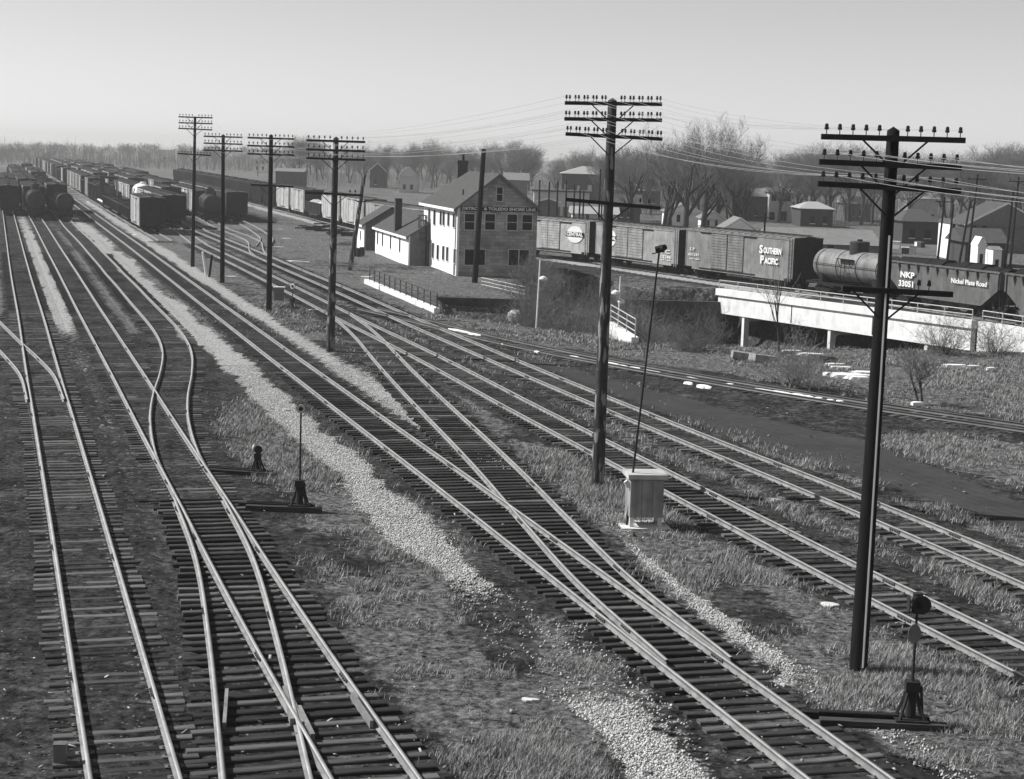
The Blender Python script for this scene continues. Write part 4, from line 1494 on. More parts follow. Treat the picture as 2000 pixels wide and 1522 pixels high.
FLc, FRc = np.array([-5.45, 157.6]), np.array([1.86, 159.4])
OA = math.atan2(*(FRc - FLc)[::-1])
OW, OD, OE, OR_ = 7.5, 16.4, 6.25, 9.35
ux, uy = np.array([math.cos(OA), math.sin(OA)]), np.array([-math.sin(OA), math.cos(OA)])
off = thing('office_building', (FLc[0], FLc[1], 0), OA, 'two-storey gabled office with white left side and dark block-sided front', 'building')
def olocal(p):
    d = np.array(p[:2]) - FLc
    return d @ ux, d @ uy, p[2]
def front_px(px, py):
    return olocal(rplane(px, py, FLc, uy))
def side_px(px, py):
    return olocal(rplane(px, py, FLc, ux))
# walls: separate faces so that each has its own cladding, thick slabs butted together
MB().bb(0.20, OW, -0.0, 0.2, -0.4, OE).prism([(0.0, OE), (OW, OE), (OW / 2, OR_ - 0.12)], 0.0, 0.2).build('front_wall', M_BLOCK, off)
MB().bb(0.0, 0.2, -0.004, OD, -0.4, OE - 0.003).build('side_wall', M_WHITE, off)
MB().bb(OW - 0.2, OW, 0.2, OD, -0.4, OE).build('side_wall', M_SIDE_M, off)
MB().bb(0.2, OW - 0.2, OD - 0.2, OD, -0.4, OE).build('rear_wall', M_SIDE_M, off)
def roof_slab(x0, x1, y0, y1, ze, zr, ov, hipback, th=0.12):
    """gable at the front, hip at the back, solid"""
    xm = (x0 + x1) / 2
    k = (zr - ze) / (xm - x0)
    a, b = x0 - ov, x1 + ov
    zo = ze - ov * k
    f, g = y0 - ov, y1 + ov
    h = g - (hipback if hipback else 0)
    top = [(a, f, zo), (xm, f, zr), (b, f, zo), (a, g, zo), (xm, h, zr), (b, g, zo)]
    vs = top + [(x, y, z - th) for x, y, z in top]
    fs = [(0, 1, 4, 3), (1, 2, 5, 4), (3, 4, 5), (6, 9, 10, 7), (7, 10, 11, 8), (9, 11, 10), (0, 6, 7, 1), (1, 7, 8, 2), (0, 3, 9, 6), (2, 8, 11, 5), (3, 5, 11, 9)]
    return MB().add(vs, fs)
rf = roof_slab(0, OW, 0, OD, OE + 0.14, OR_, 0.42, 3.9).build('roof', M_ROOF, off)
k_ = (OR_ - OE - .14) / (OW / 2)
zo_ = OE + 0.14 - 0.42 * k_
MB().bb(-0.47, -0.425, -0.42, OD + 0.42, zo_ - 0.26, zo_ - 0.01).build('fascia', M_WPAINT, off)
for sx in (0, 1):
    xa, xb = (-0.42, OW / 2) if sx == 0 else (OW + 0.42, OW / 2)
    mb = MB()
    mb.bar((xa, -0.46, zo_ - 0.12), (xb, -0.46, OR_ - 0.12), 0.06, 0.2)
    mb.build('rake_board', M_SIDE_M, off)
ch = MB().bb(-0.5, 0.5, -0.45, 0.45, 7.6, 10.35).bb(-0.58, 0.58, -0.53, 0.53, 10.1, 10.25)
q = olocal(rplane(893, 345, FLc + ux * OW / 2, ux))
o = ch.build('chimney', M_BRICK, rf)
o.location = (OW / 2 - 0.3, min(max(q[1], 6), 15.0), 0)
MB().tube((0.15, 0.1, 10.3), (0.15, 0.1, 10.95), 0.12, n=10).build('flue_pipe', M_IRON, o)
MB().tube((1.1, 3.0, 6.6), (1.1, 3.0, 7.75), 0.07, n=8).build('vent_pipe', M_IRON, rf)
def window(kind, r0, r1, parent, axis, mull=False):
    """r0, r1 local corners (x|y, z); frame proud of the wall, dark pane set back"""
    (a0, z1), (a1, z0) = r0, r1
    a0, a1 = min(a0, a1), max(a0, a1)
    z0, z1 = min(z0, z1), max(z0, z1)
    w_ = 0.07 if axis == 'front' else 0.03
    pane, fr = MB(), MB()
    def bx(m_, a, b, c, d, p, q_):
        if axis == 'front':
            m_.bb(a, b, -q_, -p, c, d)
        else:
            m_.bb(-q_, -p, a, b, c, d)
    bx(pane, a0, a1, z0, z1, 0.003, 0.02)
    bx(fr, a0 - w_, a1 + w_, z1, z1 + w_, 0.004, 0.07)
    bx(fr, a0 - w_, a1 + w_, z0 - w_, z0, 0.004, 0.10)
    bx(fr, a0 - w_, a0, z0, z1, 0.004, 0.06)
    bx(fr, a1, a1 + w_, z0, z1, 0.004, 0.06)
    if mull:
        bx(fr, (a0 + a1) / 2 - 0.05, (a0 + a1) / 2 + 0.05, z0, z1, 0.021, 0.06)
    elif kind == 'tall' and axis == 'front':
        bx(fr, a0, a1, (z0 + z1) / 2 - 0.025, (z0 + z1) / 2 + 0.025, 0.021, 0.045)
    p_ = pane.build('window', M_PANE, parent)
    fr.build('frame', M_SIDE_L if axis == 'front' else M_WPAINT, p_)
    return p_
def fw(x0, y0, x1, y1, **k):
    a, b = front_px(x0, y0), front_px(x1, y1)
    window('tall', (a[0], a[2]), (b[0], b[2]), off, 'front', **k)
fw(908, 418, 926, 449); fw(948, 418, 966, 449); fw(991, 419, 1009, 450); fw(1020.5, 420, 1038.5, 450)
fw(908, 487, 946.5, 518, mull=True); fw(994, 488, 1032, 519, mull=True)
fw(970.5, 366, 981, 393)
def sw(x0, y0, x1, y1):
    a, b = side_px(x0, y0), side_px(x1, y1)
    window('tall', (a[1], a[2]), (b[1], b[2]), off, 'side')
for x0, x1, y0, y1 in ((837.6, 840.6, 408, 436), (847.6, 851, 410, 440), (860, 863.2, 412, 440), (865.8, 869, 413, 441), (875, 878.3, 415, 442), (885.5, 889, 417, 445),
                       (825, 828, 470, 494), (845, 848, 474, 505), (854, 857.5, 478, 508), (864.8, 868.2, 480, 509), (872.6, 876, 482, 511), (887, 890.5, 486, 515)):
    sw(x0, y0, x1, y1)
# sign along the front above the upper windows
a_, b_ = front_px(901.5, 406), front_px(1049, 414.5)
z0_, z1_ = OE - 0.36, OE + 0.06
sg = MB().bb(0.3, OW - 0.12, -0.05, -0.004, z0_, z1_).build('sign_board', M_BLACK, off)
lettering('DETROIT & TOLEDO SHORE LINE', 0.36, (OW / 2 + 0.1, -0.062, (z0_ + z1_) / 2), TXT, M_WPAINT, sg, width=OW - 0.6, bold=0.012)
# fire escape with caged ladder and landing on the white side
fe = MB()
ya = side_px(836, 500)[1]
for dy in (0.0, 0.75):
    fe.tube((-0.35, ya - dy, -0.05), (-0.35, ya - dy, 4.9), 0.06, n=6)
for i in range(16):
    fe.tube((-0.35, ya, 0.2 + i * 0.3), (-0.35, ya - 0.75, 0.2 + i * 0.3), 0.035, n=5)
fe.build('ladder', M_DARKPIPE, off)
cg = MB()
for z in (2.6, 3.2, 3.8, 4.4, 4.9):
    pts = [(-0.35 - 0.75 * math.sin(t), ya - 0.375 + 0.55 * math.cos(t), z) for t in np.linspace(0, math.pi, 8)]
    cg.path(pts, 0.045, 5)
for t in np.linspace(0.2, math.pi - 0.2, 5):
    cg.tube((-0.35 - 0.75 * math.sin(t), ya - 0.375 + 0.55 * math.cos(t), 2.6), (-0.35 - 0.75 * math.sin(t), ya - 0.375 + 0.55 * math.cos(t), 4.9), 0.035, n=5)
cg.build('ladder_cage', M_DARKPIPE, off)
ld_ = MB().bb(-1.1, -0.02, ya - 1.6, ya + 0.9, 2.5, 2.56)
for yy in (ya - 1.6, ya - 0.35, ya + 0.9):
    ld_.tube((-1.08, yy, 2.5), (-1.08, yy, 3.5), 0.03, n=6)
    ld_.tube((-1.08, yy, -0.05), (-1.08, yy, 2.5), 0.04, n=6)
ld_.tube((-1.08, ya - 1.6, 3.5), (-1.08, ya + 0.9, 3.5), 0.03, n=6)
ld_.build('landing', M_DARKPIPE, off)
stp = MB()
for sx in (-1.3, -0.55):
    stp.bar((sx, ya + 4.6, 0.0), (sx, ya + 1.9, 2.0), 0.06, 0.22)
for i in range(8):
    f = (i + 0.5) / 8
    stp.bb(-1.3, -0.55, ya + 4.6 - 2.7 * f - 0.13, ya + 4.6 - 2.7 * f + 0.13, 2.0 * f, 2.0 * f + 0.04)
stp.tube((-1.3, ya + 1.9, 0), (-1.3, ya + 1.9, 2.9), 0.05, n=6)
stp.tube((-0.55, ya + 1.9, 0), (-0.55, ya + 1.9, 2.0), 0.05, n=6)
stp.build('wooden_stair', M_SIDE_D, off)
MB().tube((-0.08, 0.35, 0), (-0.08, 0.35, OE - 0.3), 0.05, n=8).build('downpipe', M_SIDE_M, off)

# annex wings behind on the left
def annex(name, label, c, ang, Wd, Dp, he, hr, wins, mw, mr_, door=None, chim=None):
    """gable wing: ridge along local x (length Wd), front long side at y=0 facing -y"""
    r_ = thing(name, (c[0], c[1], 0), ang, label, 'building')
    MB().bb(0, Wd, 0, 0.15, -0.3, he).build('wall', mw, r_)
    MB().bb(0, Wd, Dp - 0.15, Dp, -0.3, he).build('wall', mw, r_)
    for x in (0, Wd):
        s_ = 1 if x == 0 else -1
        MB().prismx([(0.15, -0.3), (Dp - 0.15, -0.3), (Dp - 0.15, he), (Dp / 2, hr - 0.12), (0.15, he)], x + s_ * 0.002, x + s_ * 0.15).build('gable_wall', M_SIDE_M, r_)
    ov = 0.3
    k = (hr - he) / (Dp / 2)
    zo = he - ov * k + 0.06
    top = [(-ov, -ov, zo), (-ov, Dp / 2, hr), (-ov, Dp + ov, zo), (Wd + ov, -ov, zo), (Wd + ov, Dp / 2, hr), (Wd + ov, Dp + ov, zo)]
    vs = top + [(x, y, z - 0.12) for x, y, z in top]
    fs = [(0, 3, 4, 1), (1, 4, 5, 2), (6, 7, 10, 9), (7, 8, 11, 10), (0, 1, 7, 6), (1, 2, 8, 7), (3, 9, 10, 4), (4, 10, 11, 5), (0, 6, 9, 3), (2, 5, 11, 8)]
    rr = MB().add(vs, fs).build('roof', mr_, r_)
    MB().bb(-ov, Wd + ov, -ov - 0.04, -ov - 0.003, zo - 0.22, zo).build('fascia', M_WPAINT, r_)
    for (a, b, z0, z1) in wins:
        p_ = MB().bb(a, b, -0.02, -0.003, z0, z1).build('window', M_PANE, r_)
        MB().bb(a - 0.06, b + 0.06, -0.07, -0.004, z0 - 0.07, z0 - 0.002).build('sill', M_WPAINT, p_)
    if chim:
        MB().bb(chim - 0.35, chim + 0.35, -0.1, 0.6, he - 0.6, hr + 1.4).build('chimney', M_BRICK, rr)
    return r_
# the wing's long wall runs along the same direction as the office's white side
wa = gp(732.5, 493)
wb = gp(797, 518)
ang = math.atan2(wb[1] - wa[1], wb[0] - wa[0])
Lw = np.linalg.norm(wb - wa)
annex('office_wing', 'low white wing with dark gable roof and stout chimney beside the office', wa, ang, Lw, 6.2, 2.9, 4.9, [(Lw * f, Lw * f + 0.75, 1.0, 2.4) for f in (0.06, 0.22, 0.47, 0.74)], M_WHITE, M_ROOF, chim=Lw * 0.62)
wa = gp(697, 483)
wb = gp(711, 490)
annex('shed', 'small white shed with dark roof at the far end of the office wing', wa, ang, 5.2, 6.2, 2.9, 4.9, [(2.2, 2.9, 1.0, 2.0)], M_WHITE, M_ROOF)

# ---------------------------------------------------------------- telephone poles and wires
INS = MB().lathe([(0.012, 0.0), (0.012, 0.09), (0.045, 0.09), (0.05, 0.13), (0.038, 0.15), (0.042, 0.18), (0.03, 0.215), (0.01, 0.22)], 8).data('insulator')
INS.materials.append(M_GLASS)
PINS = [-1.42, -1.14, -0.86, -0.58, -0.30, 0.30, 0.58, 0.86, 1.14, 1.42]

def tele_pole(label, base, top, arms, r0, r1, m_, arm_len=3.05, yaw=0.0, dbl=False, stripe=None, tiltarms=None, npins=None):
    b = gp(*base)
    Y = b[1]
    zt = zat(*top, Y)
    dx = xat(*top, Y) - b[0]
    root = thing('telephone_pole', (b[0], b[1], float(gz([b])[0])), 0, label, 'telephone pole', 'telephone poles along the yard')
    base_z = root.location[2]
    n = 12
    mb = MB()
    prof = []
    K = 7
    vs, fs = [], []
    r_ = random.Random(int(base[0]))
    for i in range(K + 1):
        f = i / K
        rr = r0 + (r1 - r0) * f
        for j in range(n):
            t = 2 * math.pi * j / n
            k = rr * (1 + r_.uniform(-0.03, 0.03))
            vs.append((dx * f + k * math.cos(t), k * math.sin(t), -0.35 + (zt - base_z + 0.35 - 0.06) * f))
    for i in range(K):
        for j in range(n):
            a_, c_ = i * n + j, i * n + (j + 1) % n
            fs.append((a_, c_, c_ + n, a_ + n))
    ap = len(vs)
    vs.append((dx, 0, zt - base_z + 0.03))
    for j in range(n):
        fs.append((K * n + j, K * n + (j + 1) % n, ap))
    mb.add(vs, fs)
    mb.build('shaft', m_, root, True)
    if stripe:
        s_ = MB()
        for i in range(14):
            f0, f1 = i / 14, (i + 1) / 14
            rr0, rr1 = r0 + (r1 - r0) * f0, r0 + (r1 - r0) * f1
            ht = (zt - base_z) * 0.80
            s_.bar((dx * f0 * .8 + rr0 * 0.28, -rr0 * 0.97 - 0.012, ht * f0 + 0.1), (dx * f1 * .8 + rr1 * 0.28, -rr1 * 0.97 - 0.012, ht * f1 + 0.1), 0.035, stripe)
        s_.build('cable_moulding', M_SIDE_L, root)
    pins = []
    for ai, (ya, xl, xr, tilt) in enumerate(arms):
        z = zat((xl + xr) / 2, ya, Y) - base_z
        Lr = (xr - xl) / FPX * Y * 1.0
        f = (z) / (zt - base_z)
        xc = xat((xl + xr) / 2, ya, Y) - b[0]
        arm = MB().bb(-Lr / 2, Lr / 2, -0.055, 0.055, -0.06, 0.06).build('crossarm', M_ARM, root)
        arm.location = (xc, -(r0 + (r1 - r0) * f) - 0.05, z)
        arm.rotation_euler = (0, -math.radians(tilt), yaw)
        xp = dx * f - xc
        for sx in (-1, 1):
            MB().bar((xp + sx * 0.72, -0.075, -0.02), (xp + sx * 0.06, -0.075, -0.62), 0.012, 0.04).build('brace', M_IRON, arm)
        pp = []
        for q_, x in enumerate(PINS):
            x = x * Lr / 3.05
            keep = npins is None or ai not in npins or q_ in npins[ai]
            if keep:
                for dd in ((-0.055, 0.055) if dbl and ai < 3 else (0,)):
                    o = mobj('insulator', INS, None, arm)
                    o.location = (x + dd, 0, 0.062)
                    if dbl:
                        o.scale = (0.85, 0.85, 0.95)
            pp.append((b[0] + arm.location[0] + x, b[1] + arm.location[1], base_z + z + 0.22))
        pins.append(pp)
    return pins

LOWP = {3: (6, 7)}
P6 = tele_pole('nearest stout telephone pole with a pale cable moulding down its shaft', (1676, 1305), (1745, 250), [(271, 1602, 1880, 0.3), (322, 1597, 1873, -0.6), (366, 1594, 1872, -1.2), (568, 1640, 1857, -1.5)], 0.205, 0.135, M_CREO, yaw=0.03, stripe=0.075, npins={3: (6, 7)})
P5 = tele_pole('tall flaking telephone pole with doubled insulators beside the relay cabinet', (1167, 948), (1196.5, 193), [(203, 1104, 1291, 1.0), (234, 1103, 1291, 1.0), (267, 1105, 1292, -1.2), (398, 1104, 1289, -3.5)], 0.225, 0.15, M_BARE, yaw=0.02, dbl=True, npins={3: (7, 8)})
P4 = tele_pole('weathered telephone pole between the main line and the crossover turnout', (645, 687), (656.5, 268), [(276, 600, 713.5, 0), (294, 600, 713, 0), (311, 600, 713.5, 0), (379, 598, 708, -1)], 0.23, 0.15, M_BARE, npins={3: (7, 8)})
P3 = tele_pole('dark telephone pole standing in front of the small grey cabinet', (525, 608), (529.5, 263), [(270.5, 485, 575, 0), (286, 484.5, 575, 0), (302, 485, 575, 0), (363, 492, 574, -1)], 0.2, 0.135, M_CREO, npins={3: (2,)})
P2 = tele_pole('dark telephone pole behind the two short marker posts', (434, 551), (436, 263), [(267.5, 399, 474, 0), (281, 399, 474, 0), (294.5, 399, 474, 0)], 0.2, 0.135, M_CREO)
P1 = tele_pole('slender telephone pole farthest along the line, with a low extra crossarm', (376, 520), (381, 228), [(229.5, 350, 415.5, 0), (241, 350, 415.5, 0), (252.5, 349.5, 415, -1), (302, 348, 413, -1.5)], 0.19, 0.12, M_CREO)
nxt = [[(x + 4.85, y - 20.6, z) for x, y, z in pp] for pp in P6]
prv = [[(x - 8, y + 28, z) for x, y, z in pp] for pp in P1]

def wire(a, b, sag, r, label, group):
    pts = []
    n = 14
    for i in range(n + 1):
        f = i / n
        pts.append((a[0] + (b[0] - a[0]) * f, a[1] + (b[1] - a[1]) * f, a[2] + (b[2] - a[2]) * f - sag * 4 * f * (1 - f)))
    mb = MB()
    for p_, q_ in zip(pts[:-1], pts[1:]):
        mb.tube(p_, q_, r, r, 4, False)
    return tag(mb.build('wire', M_WIRE, None), label, 'wire', group)
GW = 'telephone wires'
SPANS = [(nxt, P6, 'bright telephone wire running out past the nearest stout pole', 0.0055, (1, 2), (1, 3, 4, 6, 8)),
         (P6, P5, 'telephone wire strung between the stout pole and the flaking pole', 0.005, (0, 1, 2), (0, 2, 4, 5, 7, 9)),
         (P5, P4, 'telephone wire strung from the flaking pole past the office roof', 0.006, (0, 1, 2), (0, 3, 5, 7, 9)),
         (P4, P3, 'telephone wire strung between the weathered pole and the cabinet pole', 0.006, (0, 1, 2), (1, 5, 8)),
         (P3, P2, 'telephone wire strung between two dark poles by the marker posts', 0.006, (0, 1, 2), (1, 5, 8)),
         (P2, P1, 'telephone wire strung to the slender pole farthest along the line', 0.006, (0, 1, 2), (1, 5, 8))]
for A_, B_, lb, r_, ai, wi in SPANS:
    for k in ai:
        for j in wi:
            wire(A_[k][j], B_[k][j], 0.28 + 0.05 * (j % 3), r_, lb, GW)

def plain_pole(name, label, base, top, r0, r1, m_, cat='pole', z_=None, group=None):
    b = gp(*base)
    z = float(gz([b])[0])
    zt = zat(*top, b[1])
    dx = xat(*top, b[1]) - b[0]
    root = thing(name, (b[0], b[1], z), 0, label, cat, group)
    MB().tube((0, 0, -0.2), (dx, 0, zt - z), r0, r1, 10).build('shaft', m_, root, False)
    return root, dx, zt - z
rp, dx_, zt_ = plain_pole('pole', 'thick dark pole without crossarms leaning in front of the office', (927, 550), (945, 291), 0.27, 0.2, M_CREO)
MB().box((dx_, -0.1, zt_ - 0.5), (0.34, 0.35, 0.25)).build('collar', M_IRON, rp)
rp, dx_, zt_ = plain_pole('pole', 'leaning weathered pole stump beside the small white shed', (683, 527), (712, 341), 0.24, 0.16, M_BARE)
MB().bar((dx_ * .72 - 0.3, -0.2, zt_ * 0.72), (dx_ * .72 + 0.6, -0.2, zt_ * 0.72), 0.1, 0.12).build('cleat', M_ARM, rp)
for (b, t_, m_, lb) in (((403.5, 538), (396, 493), M_WPAINT, 'short white leaning marker post beside the main line'), ((408, 540), (414, 499), M_CREO, 'short dark leaning marker post beside the white one')):
    rp, dx_, zt_ = plain_pole('marker_post', lb, b, t_, 0.10, 0.10, m_, 'post')
    MB().tube((dx_, 0, zt_), (dx_ * 1.01, 0, zt_ + 0.06), 0.11, 0.04, 10).build('cap', m_, rp)

# ---------------------------------------------------------------- relay cabinet with leaning mast
cb = gp(1257, 1026)
cab = thing('relay_cabinet', (cb[0], cb[1] + 0.2, float(gz([cb])[0])), 0.12, 'pale wooden relay cabinet on legs beside the yard lead', 'cabinet')
w_, d_ = 1.02, 0.85
MB().bb(-w_ / 2, w_ / 2, -d_ / 2, d_ / 2, 0.33, 1.52).build('body', mat('cabinet_paint', 0.30, 0.7, 0.25, 1.5, 0.15, 12, streak=0.4), cab)
MB().bb(-w_ / 2 - 0.1, w_ / 2 + 0.1, -d_ / 2 - 0.1, d_ / 2 + 0.1, 1.523, 1.66).build('roof', mat('cabinet_roof', 0.42, 0.7, 0.25, 2.5), cab)
for i in range(3):
    MB().bb(-w_ / 2 + 0.03 + i * 0.33, -w_ / 2 + 0.33 + i * 0.33, -d_ / 2 - 0.016, -d_ / 2 - 0.002, 0.36, 1.48).build('board', mat('cabinet_paint', 0.34), cab)
for x in (-w_ / 2 + 0.07, w_ / 2 - 0.07):
    for y in (-d_ / 2 + 0.07, d_ / 2 - 0.07):
        MB().bb(x - 0.06, x + 0.06, y - 0.06, y + 0.06, -0.1, 0.328).build('leg', M_SIDE_L, cab)
MB().bb(-0.75, 0.75, -0.62, 0.62, -0.08, 0.03).build('footing', M_CONC, cab)
MB().tube((-w_ / 2 - 0.02, -0.25, 1.25), (-w_ / 2 - 0.14, -0.25, 1.42), 0.1, 0.07, 8).build('vent_hood', M_SIDE_L, cab)
mz = gp(1229, 1028)
mast = thing('mast', (mz[0] - 0.05, mz[1] + 0.25, float(gz([mz])[0])), 0, 'thin dark mast leaning up from the relay cabinet with a small lamp', 'mast')
Ym = mast.location[1]
tx, tz = xat(1288, 486, Ym) - mast.location[0], zat(1288, 486, Ym)
bx_ = -0.02
MB().tube((bx_, 0, -0.1), (tx, 0, tz), 0.035, 0.028, 8).build('shaft', M_IRON, mast)
MB().tube((tx - 0.12, 0, tz), (tx + 0.12, 0, tz + 0.06), 0.10, 0.12, 10).tube((tx + 0.05, -0.05, tz + 0.05), (tx + 0.14, -0.2, tz + 0.1), 0.07, 0.09, 10).build('lamp', M_IRON, mast)
MB().bar((tx - 0.22, 0, tz - 0.12), (tx + 0.18, 0, tz - 0.02), 0.03, 0.03).build('lamp_bracket', M_IRON, mast)

# ---------------------------------------------------------------- switch stands
def switch_stand(label, base, h, tie_a, tie_b, kind, tgt_r, scale=1.0):
    b = gp(*base, 0.05)
    ta, tb = gp(*tie_a, 0.05), gp(*tie_b, 0.05)
    ang = math.atan2(tb[1] - ta[1], tb[0] - ta[0])
    root = thing('switch_stand', (b[0], b[1], 0.10), ang, label, 'switch stand', 'switch stands')
    d = np.array([math.cos(ang), math.sin(ang)])
    la, lb = (ta - b) @ d, (tb - b) @ d
    for k, dy in enumerate((-0.22, 0.24)):
        MB().bb(la - 0.3 * k, lb - 0.28 * k * 1.0, dy - 0.12, dy + 0.12, -0.16, 0.03).build('headblock_tie', M_TIE, root)
    s = scale
    bs = MB()
    bs.bb(-0.32 * s, 0.32 * s, -0.28 * s, 0.28 * s, 0.032, 0.07)
    for sx in (-1, 1):
        for sy in (-1, 1):
            bs.bar((sx * 0.24 * s, sy * 0.2 * s, 0.06), (sx * 0.08 * s, sy * 0.07 * s, 0.62 * s), 0.05, 0.05)
    bs.tube((0, 0, 0.1), (0, 0, 0.75 * s), 0.11 * s, 0.09 * s, 10)
    bs.bb(-0.14 * s, 0.14 * s, -0.12 * s, 0.12 * s, 0.62 * s, 0.82 * s)
    bs.build('stand_base', M_IRON, root)
    MB().bar((0.16 * s, -0.1 * s, 0.75 * s), (0.2 * s, -0.14 * s, 0.22), 0.035, 0.045).build('lever', M_IRON, root)
    MB().tube((-0.1, 0, 0.09), (la, 0, 0.09), 0.025, n=8).build('throw_rod', M_IRON, root)
    if kind != 'low':
        MB().tube((0, 0, 0.7 * s), (0, 0, h - tgt_r), 0.032, 0.026, 10).build('mast', M_IRON, root)
    if kind == 'ring':
        t = MB()
        prof = []
        vs, fs = [], []
        n = 24
        for i in range(n):
            a_ = 2 * math.pi * i / n
            for r_, y in ((tgt_r, -0.02), (tgt_r * 0.5, -0.02), (tgt_r * 0.5, 0.02), (tgt_r, 0.02)):
                vs.append((r_ * math.cos(a_), y, h + r_ * math.sin(a_)))
        for i in range(n):
            for j in range(4):
                p_, q_ = i * 4 + j, i * 4 + (j + 1) % 4
                r2, s2 = ((i + 1) % n) * 4 + (j + 1) % 4, ((i + 1) % n) * 4 + j
                fs.append((p_, q_, r2, s2))
        t.add(vs, fs)
        t.build('target', M_SIDE_L, root)
        MB().lathe([(tgt_r * 0.5, -0.05), (tgt_r * 0.5, 0.05)], 16, (0, 0, h), 'Y').build('lens', M_IRON, root)
        MB().lathe([(tgt_r * 1.14, 0.022), (tgt_r * 1.14, 0.03)], 24, (0, 0, h), 'Y').build('target_back', M_IRON, root)
    elif kind == 'double':
        MB().lathe([(tgt_r, -0.02), (tgt_r, 0.0)], 22, (0.05, -0.16, h), 'Y').build('target', M_IRON, root)
        MB().lathe([(tgt_r * 0.95, -0.02), (tgt_r * 0.95, 0.0)], 22, (-0.16, 0.02, h - 0.03), 'X').build('target', M_IRON, root)
        lm = MB().tube((0, 0, h - 0.2), (0, 0, h + 0.2), 0.11, 0.10, 12)
        lm.tube((0, -0.18, h), (0, 0.18, h), 0.09, n=10)
        lm.build('lamp', M_IRON, root)
        MB().lathe([(0.15, -0.012), (0.15, 0.012)], 20, (0, 0, 0), 'Y').build('oval_plate', M_SIDE_M, root).matrix_local = Matrix.Translation((-0.03, -0.05, h - 0.62)) @ Matrix.Diagonal((0.85, 1, 1.35, 1))
    else:
        MB().lathe([(tgt_r, -0.02), (tgt_r, 0.02)], 18, (0.06, -0.12, h), 'Y').build('target', M_IRON, root)
        MB().lathe([(tgt_r, -0.02), (tgt_r, 0.02)], 18, (-0.14, 0, h), 'X').build('target', M_WPAINT, root)
        MB().tube((0, 0, 0.5 * s), (0, 0, h + 0.1), 0.06, 0.06, 8).build('lamp', M_IRON, root)
    return root
switch_stand('tall switch stand with dark double targets and an oval plate beside the main line', (1777, 1412), 2.42, (1600, 1408), (1848, 1420), 'double', 0.19)
switch_stand('tall slender switch stand with a pale ring target in the grass strip', (585, 992), 3.05, (480, 992), (628, 997), 'ring', 0.135)
switch_stand('low switch stand with round dark target at the S-bend turnout', (503, 924), 0.78, (405, 919), (540, 928), 'low', 0.14, 0.75)
switch_stand('small switch stand with a ring target near the small grey cabinet', (571, 603), 1.5, (556, 601), (603, 606), 'ring', 0.2, 0.9)
bx_ = gp(545, 592)
sc = thing('relay_case', (bx_[0], bx_[1], float(gz([bx_])[0])), 0.1, 'small grey signal case behind the cabinet pole', 'cabinet')
MB().bb(-0.35, 0.35, -0.25, 0.25, 0.25, 1.15).build('body', M_SIDE_M, sc)
MB().bb(-0.42, 0.42, -0.32, 0.32, 1.153, 1.22).build('roof', M_SIDE_L, sc)
for x in (-0.28, 0.28):
    MB().bb(x - 0.05, x + 0.05, -0.2, 0.2, -0.1, 0.248).build('leg', M_SIDE_L, sc)

# ---------------------------------------------------------------- underpass walls, railings, white bridge
def railing(root, pts, h, n_rails, posts, m_, r=0.035):
    """pts: ground line (x,y,z) end points relative to the root"""
    a, b = Vector(pts[0]), Vector(pts[1])
    for i in range(posts):
        p_ = a.lerp(b, i / (posts - 1))
        MB().tube(p_, p_ + Vector((0, 0, h)), r * 1.2, r * 1.2, 6).build('post', m_, root)
    for k in range(n_rails):
        z = Vector((0, 0, h * (k + 1) / n_rails))
        MB().tube(a + z, b + z, r, r, 6).build('rail', m_, root)

pa, pb = gp(715, 553), gp(853, 612)
pr = thing('parapet', (pa[0], pa[1], 0), 0, 'white concrete parapet with dark pipe railing beside the yard tracks', 'parapet')
v = pb - pa
mb = MB()
n_ = 8
for i in range(n_):
    f0, f1 = i / n_, (i + 1) / n_
    mb.bar((v[0] * f0, v[1] * f0, 0.02), (v[0] * f1, v[1] * f1, 0.02), 0.4, 0.66)
mb.build('wall', M_CONC, pr)
MB().box((0, 0.15, 0.1), (0.9, 0.6, 0.9)).build('end_block', M_CONC, pr)
railing(pr, [(v[0] * .06, v[1] * .06, 0.3), (v[0], v[1], 0.3)], 1.05, 3, 13, M_DARKPIPE)
def wall_thing(name, label, a, b, z0, z1, th, m_, cat='wall', courses=0):
    r_ = thing(name, (a[0], a[1], 0), 0, label, cat)
    d = np.array(b) - np.array(a)
    L = np.linalg.norm(d)
    M = Matrix.Rotation(math.atan2(d[1], d[0]), 3, 'Z')
    k = courses or 1
    hh = (z1 - z0) / k
    for i in range(k):
        zc = z0 + hh * (i + 0.5)
        MB().box((d[0] / 2, d[1] / 2, zc), (L, th - 0.03 * (i % 2), hh - (0.025 if courses else 0)), M).build('course' if courses else 'wall', m_, r_)
    if courses:
        MB().box((d[0] / 2, d[1] / 2, (z0 + z1) / 2), (L - 0.02, th - 0.1, z1 - z0 - 0.02), M).build('core', m_, r_)
    return r_
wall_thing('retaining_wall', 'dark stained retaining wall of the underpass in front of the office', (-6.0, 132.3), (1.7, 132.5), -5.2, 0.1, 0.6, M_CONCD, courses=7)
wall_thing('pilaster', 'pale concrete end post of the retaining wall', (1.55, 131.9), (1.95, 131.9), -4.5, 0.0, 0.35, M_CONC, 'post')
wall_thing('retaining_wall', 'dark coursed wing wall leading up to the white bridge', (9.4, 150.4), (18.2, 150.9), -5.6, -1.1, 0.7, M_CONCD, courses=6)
r_ = thing('railing', (-2.2, 141.5, 0), 0, 'light pipe railing on the bank between office and retaining wall', 'railing')
q0, q1 = gp(940, 562), gp(1030, 584)
r_.location = (q0[0], q0[1], float(gz([q0])[0]))
railing(r_, [(0, 0, 0), (q1[0] - q0[0] - 0.2, q1[1] - q0[1] + 1.2, 0.0)], 0.85, 3, 8, M_GALV, 0.03)
